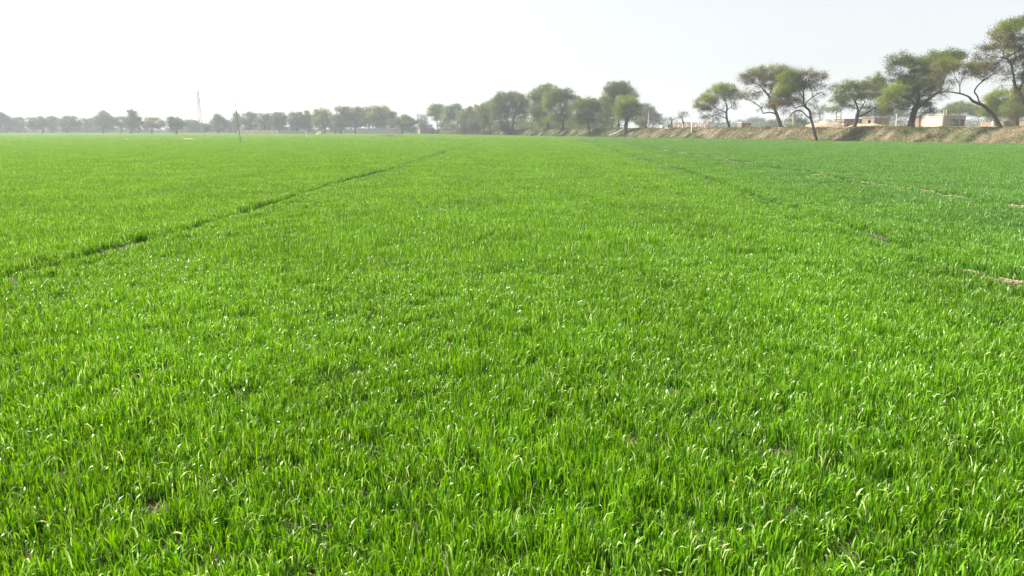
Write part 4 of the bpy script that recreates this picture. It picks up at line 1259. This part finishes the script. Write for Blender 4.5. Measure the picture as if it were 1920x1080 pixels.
def house(name, label, px, base, Y, phi, L1, L2, H, mat, openings=(), left_open=(), slab=0.12, over=0.25, roof_mat=None, parts=True, cat="house", door=None, zbase=None, parapet=None, front_mat=None):
    """corner nearest the camera at (px, Y); front wall runs right by phi, side wall runs back"""
    c = P(px, base, Y)
    z = zbase if zbase is not None else terrain(c[0], c[1])
    o = (c[0], c[1], z)
    ux = (math.cos(phi), math.sin(phi)); uy = (-math.sin(phi), math.cos(phi))
    E = empty(name, o)
    tag(E, label, cat)
    w = MB(); th = 0.3
    zb = -0.3

    def wall(along, fixed0, fixed1, L, ops):
        ops = sorted(ops)
        x = 0.0 if along == 'x' else th
        end = L if along == 'x' else L - th

        def put(a, b, z0, z1):
            if b - a < 0.01 or z1 - z0 < 0.01:
                return
            if along == 'x':
                w.box(o, ux, uy, a, b, fixed0, fixed1, z0, z1)
            else:
                w.box(o, ux, uy, fixed0, fixed1, a, b, z0, z1)
        for (a, b, z0, z1) in ops:
            put(x, a, zb, H)
            put(a, b, zb, z0)
            put(a, b, z1, H)
            x = b
        put(x, end, zb, H)
    wall('x', 0, th, L1, openings)
    wall('x', L2 - th, L2, L1, [])
    wall('y', L1 - th, L1, L2, [])
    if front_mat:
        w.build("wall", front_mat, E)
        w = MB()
    wall('y', 0, th, L2, left_open)
    w.build("end_wall" if front_mat else "wall", mat, E)
    r = MB()
    r.box(o, ux, uy, -over, L1 + over, -over, L2 + over, H + 0.003, H + slab)
    r.build("roof", roof_mat or M_slab, E)
    if parapet:
        q = MB(); t2 = .2
        q.box(o, ux, uy, 0, L1, 0, t2, H + slab + .003, H + slab + parapet)
        q.box(o, ux, uy, 0, t2, t2, L2, H + slab + .003, H + slab + parapet)
        q.build("parapet", mat, E)
    if door:
        a, b, z0, z1 = door
        d = MB(); d.box(o, ux, uy, a + .03, b - .03, .12, .17, z0, z1 - .03)
        d.build("door", M_wood, E)
    return E


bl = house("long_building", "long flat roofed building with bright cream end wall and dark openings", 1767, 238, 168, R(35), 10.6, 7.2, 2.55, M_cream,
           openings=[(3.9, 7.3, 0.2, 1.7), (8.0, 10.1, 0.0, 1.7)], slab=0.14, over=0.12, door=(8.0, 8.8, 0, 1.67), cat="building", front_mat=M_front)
# window grille bars of the wide opening
c0 = P(1767, 238, 168); z0 = terrain(c0[0], c0[1]); o0 = (c0[0], c0[1], z0)
g = MB()
for k in range(5):
    g.box(o0, (math.cos(R(35)), math.sin(R(35))), (-math.sin(R(35)), math.cos(R(35))), 4.3 + k * .62, 4.34 + k * .62, .13, .17, .21, 1.69)
g.build("window", M_wood, bl)
house("brick_annex", "small brown brick shed between the thick acacia trunk and the cream end wall", 1722, 238, 172, R(28), 3.0, 2.4, 2.3, M_brick, openings=[(.5, 1.1, 0, 1.5)], over=.1, door=(.5, 1.1, 0, 1.5), cat="shed")
house("mud_house", "brown flat roofed mud house with one bright end wall, left of the big acacia", 1638, 238, 160, R(22), 4.4, 3.2, 1.95, M_brick, roof_mat=M_thatch, over=.1, left_open=[(.9, 1.6, .0, 1.5)])
house("thatched_house", "low house with dark thatched roof behind the rounded acacia's trunk", 1603, 238, 172, R(12), 4.4, 3.4, 1.5, M_mud, openings=[(1.2, 1.7, .5, 1.1), (3.0, 3.6, 0, 1.2)], roof_mat=M_thatch, slab=.45, over=.3)
house("thatched_house", "small pale walled house with brown roof beside the ladder frame", 1582, 238, 166, R(14), 2.4, 3.0, 1.15, M_mud, openings=[(.8, 1.3, 0, .9)], roof_mat=M_thatch, slab=.7, over=.25)
house("brick_hut", "small orange brick hut far beyond the bank, left of the umbrella acacia", 1390, 239, 190, R(10), 2.6, 2.2, 1.3, M_brick, openings=[(.35, .9, 0, 1.0)], slab=.15, over=.1, cat="hut")
house("brick_farmhouse", "pinkish brick farmhouse with dark low roof, between the grove and the umbrella pair", 788, 249, 320, R(20), 6.2, 4.5, 2.3, M_brick, openings=[(.8, 1.6, .7, 1.5), (2.8, 3.6, 0, 1.7), (4.6, 5.4, .7, 1.5)], roof_mat=M_thatch, slab=.3, over=.3, cat="house")
house("brick_farmhouse", "small brick outbuilding just left of the umbrella pair", 806, 249, 300, R(-8), 3.2, 3.5, 1.7, M_brick, openings=[(.8, 1.5, 0, 1.4)], roof_mat=M_thatch, slab=.2, over=.3, cat="house")
house("white_shed", "tiny white shed at the foot of the slim concrete pole", 1207, 240, 200, R(15), 1.6, 1.6, .95, M_pale, openings=[(.5, .9, 0, .7)], over=.05, slab=.06, cat="shed")
house("white_shed", "tiny white shed right of the dark blue green tree", 1241, 240, 205, R(15), 1.0, 1.2, .75, M_pale, openings=[(.3, .6, 0, .55)], over=.05, slab=.06, cat="shed")


def wall_run(name, label, a, b, z0, h, th, mat, cap=None, cat="wall", posts=0, post_mat=None, ph=0.25):
    a = np.array(a, float); b = np.array(b, float)
    L = np.linalg.norm(b - a); ux = (b - a) / L; uy = np.array((-ux[1], ux[0]))
    E = empty(name, (a[0], a[1], z0)); tag(E, label, cat)
    m = MB()
    k = max(1, int(L / 3))
    rg = np.random.default_rng(int(L * 10))
    for i in range(k):
        m.box((a[0], a[1], z0), ux, uy, L * i / k, L * (i + 1) / k - .002, 0, th, -0.3, h * rg.uniform(.93, 1.05))
    m.build("wall_body", mat, E)
    if cap is not None:
        m = MB(); m.box((a[0], a[1], z0), ux, uy, -.05, L + .05, -.06, th + .06, h * 1.05 + .003, h * 1.05 + .09); m.build("coping", cap, E)
    for i in range(posts):
        m = MB(); x = L * (i + .5) / posts
        m.box((a[0], a[1], z0), ux, uy, x - .08, x + .08, -.09, -.003, -.2, h + ph); m.build("post", post_mat, E)
    return E


def xy(px, Y):
    p = P(px, 244, Y); return (p[0], p[1])


wall_run("boundary_wall", "sunlit cream wall below the far trees right of the leaning field pole", xy(444, 322), xy(521, 318), 0, 1.75, .25, M_cream)
wall_run("boundary_wall", "short pale wall left of the leaning field pole", xy(384, 330), xy(408, 326), 0, .7, .25, M_mud)
wall_run("boundary_wall", "long grey wall in front of the yellowish grove", xy(668, 305), xy(752, 298), 0, 2.25, .25, M_greyw, M_conc)
wall_run("boundary_wall", "low dull wall behind the marker stake", xy(522, 318), xy(592, 318), 0, 1.0, .25, M_greyw)
wall_run("picket_wall", "low brown wall with pale posts under the two bare trees", xy(1252, 186), xy(1326, 176), 2.2, .8, .2, M_brick, posts=9, post_mat=M_slab, ph=.12)
wall_run("boundary_wall", "low brown grey wall behind the leaning trunk at the right edge", xy(1836, 150), xy(1960, 128), 2.25, 1.0, .25, M_thatch)
wall_run("boundary_wall", "pale low wall joining the mud houses", xy(1596, 155), xy(1640, 152), 2.2, .7, .2, M_mud)


def pole(name, label, pts, Y, r, mat, cat="pole", cross=None):
    a = P(pts[0][0], pts[0][1], Y); b = P(pts[1][0], pts[1][1], Y)
    a[2] = min(a[2], terrain(a[0], a[1])) - .1
    E = empty(name, a); tag(E, label, cat)
    n = 10
    V, F = tubes(np.array([a + (b - a) * i / n for i in range(n)]), np.array([a + (b - a) * (i + 1) / n for i in range(n)]), np.array([r * (1 - .04 * i) for i in range(n)]), np.array([r * (1 - .04 * (i + 1)) for i in range(n)]), 8)
    mesh_np("shaft", V, F, mat, None, E, smooth=True)
    m = MB(); m.bar(b - np.array((0, 0, .02)), b + np.array((0, 0, .14)), r * .8, r * .3); m.build("cap", mat, E)
    if cross:
        m = MB()
        for (dz, hw) in cross:
            q = a + (b - a) * (1 - dz / np.linalg.norm(b - a))
            m.bar(q + np.array((-hw, 0.02, 0)), q + np.array((hw, .02, 0)), .05)
            for sx in (-1, 1):
                m.bar(q + np.array((sx * hw * .9, .02, .05)), q + np.array((sx * hw * .9, .02, .2)), .04)
        m.build("crossarm", M_wood, E)
    return E


pole("field_pole", "thin dark bamboo pole leaning left, alone in the wheat", [(451.5, 266), (440.5, 189)], 97, .055, M_wood)
pole("utility_pole", "tall slender pole, white at the bottom, standing on the bank left of the drooping acacia", [(1296.5, 259), (1298.5, 183)], 151, .085, M_pale)
pole("utility_pole", "slim grey concrete pole in front of the dark blue green tree", [(1215, 242), (1216.5, 210)], 195, .13, M_conc, cross=[(.3, .5)])
pole("utility_pole", "pale post between the mud house and the thick acacia trunk", [(1680, 239), (1681, 215)], 165, .09, M_pale)
pole("utility_pole", "pale post behind the two near acacia trunks", [(1487, 241), (1487, 208)], 170, .11, M_conc)
pole("utility_pole", "thin grey post just right of the umbrella acacia's trunk", [(1468, 240), (1469, 213)], 180, .09, M_conc)
pole("gate_post", "short white post in front of the low wall near the leaning trunk's foot", [(1861, 238), (1861, 229)], 118, .12, M_pale)
pole("roof_post", "left one of two short pale posts above the cream building", [(1770, 220), (1770, 207)], 172, .07, M_pale)
pole("roof_post", "right one of two short pale posts above the cream building", [(1774.5, 220), (1774.5, 208)], 172, .07, M_pale)
for o in scene.objects:
    pass
pole("marker_stake", "short leaning white stake standing in the distant wheat", [(576, 257), (573, 247.5)], 160, .14, M_pale, cat="stake")
pole("hazy_mast", "faint thin mast above the brick hut", [(1397, 240), (1397.5, 211)], 420, .18, M_steel, cat="mast")

# wooden ladder frame
p = P(1570, 238, 155); z = terrain(p[0], p[1])
E = empty("post_frame", (p[0], p[1], z)); tag(E, "dark wooden frame of two posts with rungs beside the small pale house", "frame")
for k, x in enumerate((1568.5, 1577)):
    a = P(x, 238, 155); b = P(x, 210, 155); m = MB(); m.bar((a[0], a[1], z - .2), b, .06, .05); m.build("post", M_wood, E)
for y in (219.5, 224):
    m = MB(); m.bar(P(1568.5, y, 154.92), P(1577, y, 154.92), .045); m.build("rung", M_wood, E)

# fallen branch on the slope
E = empty("fallen_branch", P(1142, 254, 172)); tag(E, "pale fallen branch lying down the bank below the leaning tree", "branch")
a, b, c = P(1142, 254.5, 171), P(1155, 249, 172.5), P(1169, 241.5, 175)
for q in (a, b, c):
    q[2] = max(q[2], terrain(q[0], q[1]) + .05)
pp = catmull([tuple(a), tuple(b), tuple(c)], 4)
V, F = tubes(pp[:-1], pp[1:], np.linspace(.16, .1, len(pp) - 1), np.linspace(.15, .09, len(pp) - 1), 7)
mesh_np("stem", V, F, M_pale, None, E, smooth=True)
for q_, e_ in ((3, (.9, -.4, .25)), (5, (-.8, -.2, .5))):
    V, F = tubes(np.array([pp[q_]]), np.array([pp[q_] + e_]), np.array([.07]), np.array([.03]), 6)
    mesh_np("side_branch", V, F, M_pale, None, E, smooth=True)


def heap(name, label, px, Y, hw, h, dp, mat, cat="heap", seed=1):
    c = xy(px, Y); z = terrain(*c)
    rg = np.random.default_rng(seed)
    n, m_ = 36, 12
    V = []
    for i in range(n):
        for j in range(m_):
            u_, v_ = i / (n - 1) * 2 - 1, j / (m_ - 1) * 2 - 1
            rr = min(1, math.hypot(u_, v_))
            prof = (1 - rr ** 2) ** .8 * (.65 + .5 * vnoise(np.array([u_ * 3 + seed]), np.array([v_ * 2.]), seed)[0] + .2 * rg.random())
            V.append((c[0] + u_ * hw, c[1] + v_ * dp, z - .05 + h * prof))
    F = [(i * m_ + j, (i + 1) * m_ + j, (i + 1) * m_ + j + 1, i * m_ + j + 1) for i in range(n - 1) for j in range(m_ - 1)]
    o = mesh_np(name, V, np.array(F), mat, smooth=True)
    return tag(o, label, cat)


heap("sand_heap", "big pale sand heap left of the ladder frame", 1545, 150, 4.2, 1.25, 3, M_sand, seed=2)
heap("sand_heap", "low sandy mound in front of the mud house", 1625, 128, 3.6, .75, 2.5, M_sand, seed=3)
heap("sand_heap", "low sandy mound near the crooked trunk on the bank top", 1536, 128, 2.2, .5, 1.5, M_sand, seed=9)
heap("straw_strip", "long low yellowish straw strip lying in the distant wheat at left", 351, 132, 1.7, .21, .4, M_straw, "straw", 4)
heap("straw_strip", "short pale straw strip in the wheat, left of the long yellowish one", 234, 126, .95, .2, .4, M_straw, "straw", 5)
heap("straw_strip", "faint pale spot between the two straw strips", 290, 130, .35, .22, .3, M_straw, "straw", 6)
heap("earth_heap", "pale earth heap before the far trees left of the grove", 600, 290, 1.6, 1.1, 1.2, M_sand, seed=7)
# dark ditch edge ahead of the grey wall
E = heap("ditch_bank", "long low dark edged bund below the grey wall", 728, 188, 5.6, .62, 1.1, noise_mat("weedy_bank", (0.05, .075, .03), (.10, .13, .05), 2, .95), "bund", 8)

# lattice tower
M_mast = noise_mat("faded_mast_paint", (0.42, 0.30, 0.28), (0.58, 0.50, 0.48), .15, .7)
Yt = 560
E = empty("lattice_tower", P(377, 246, Yt)); E.location.z = 0
tag(E, "faint tall lattice communication tower rising above the left row of trees", "tower")
tc = P(377.5, 245, Yt); top = P(375, 165, Yt)[2]
w0, w1 = 1.35, .4
legs = []
for sx, sy in ((-1, -1), (1, -1), (1, 1), (-1, 1)):
    a = np.array((tc[0] + sx * w0, tc[1] + sy * w0, -.2)); b = np.array((tc[0] - .25 + sx * w1, tc[1] + sy * w1, top - 3))
    legs.append((a, b)); m = MB(); m.bar(a, b, .19, .14); m.build("leg", M_mast, E)
m = MB(); nb = 12
for i in range(nb):
    for k in range(4):
        a0, b0_ = legs[k]; a1, b1_ = legs[(k + 1) % 4]
        t0, t1 = i / nb, (i + 1) / nb
        m.bar(a0 + (b0_ - a0) * t0, a1 + (b1_ - a1) * t1, .06); m.bar(a0 + (b0_ - a0) * t1, a1 + (b1_ - a1) * t1, .06)
m.build("bracing", M_mast, E)
for zz, ww in ((top - 3, 1.3), (top - 9.5, 1.9)):
    m = MB(); m.box((tc[0] - .25, tc[1], zz), (1, 0), (0, 1), -ww, ww, -ww, ww, 0, .25); m.build("platform", M_mast, E)
    for k in range(3):
        m = MB(); x = tc[0] - .25 + (-ww, 0, ww)[k]; m.bar((x, tc[1] - ww, zz + .3), (x + (-.3, 0, .3)[k], tc[1] - ww, zz + 2.6), .22); m.build("antenna", M_pale, E)

# ------------------------------------------------------------------ haze
m, n, l = new_mat("haze_air")
out = n.new("ShaderNodeOutputMaterial")
pvn = n.new("ShaderNodeVolumePrincipled")
pvn.inputs["Color"].default_value = (0.86, 0.94, 1.0, 1)
pvn.inputs["Density"].default_value = 0.00058
pvn.inputs["Anisotropy"].default_value = 0.15
l.new(pvn.outputs[0], out.inputs["Volume"])
hb = MB()
hb.box((0, 0, 0), (1, 0), (0, 1), -1300, 1300, -100, 1550, -1.0, 42)
hz = hb.build("haze", m)
tag(hz, "thin pale haze over the field", kind="stuff")
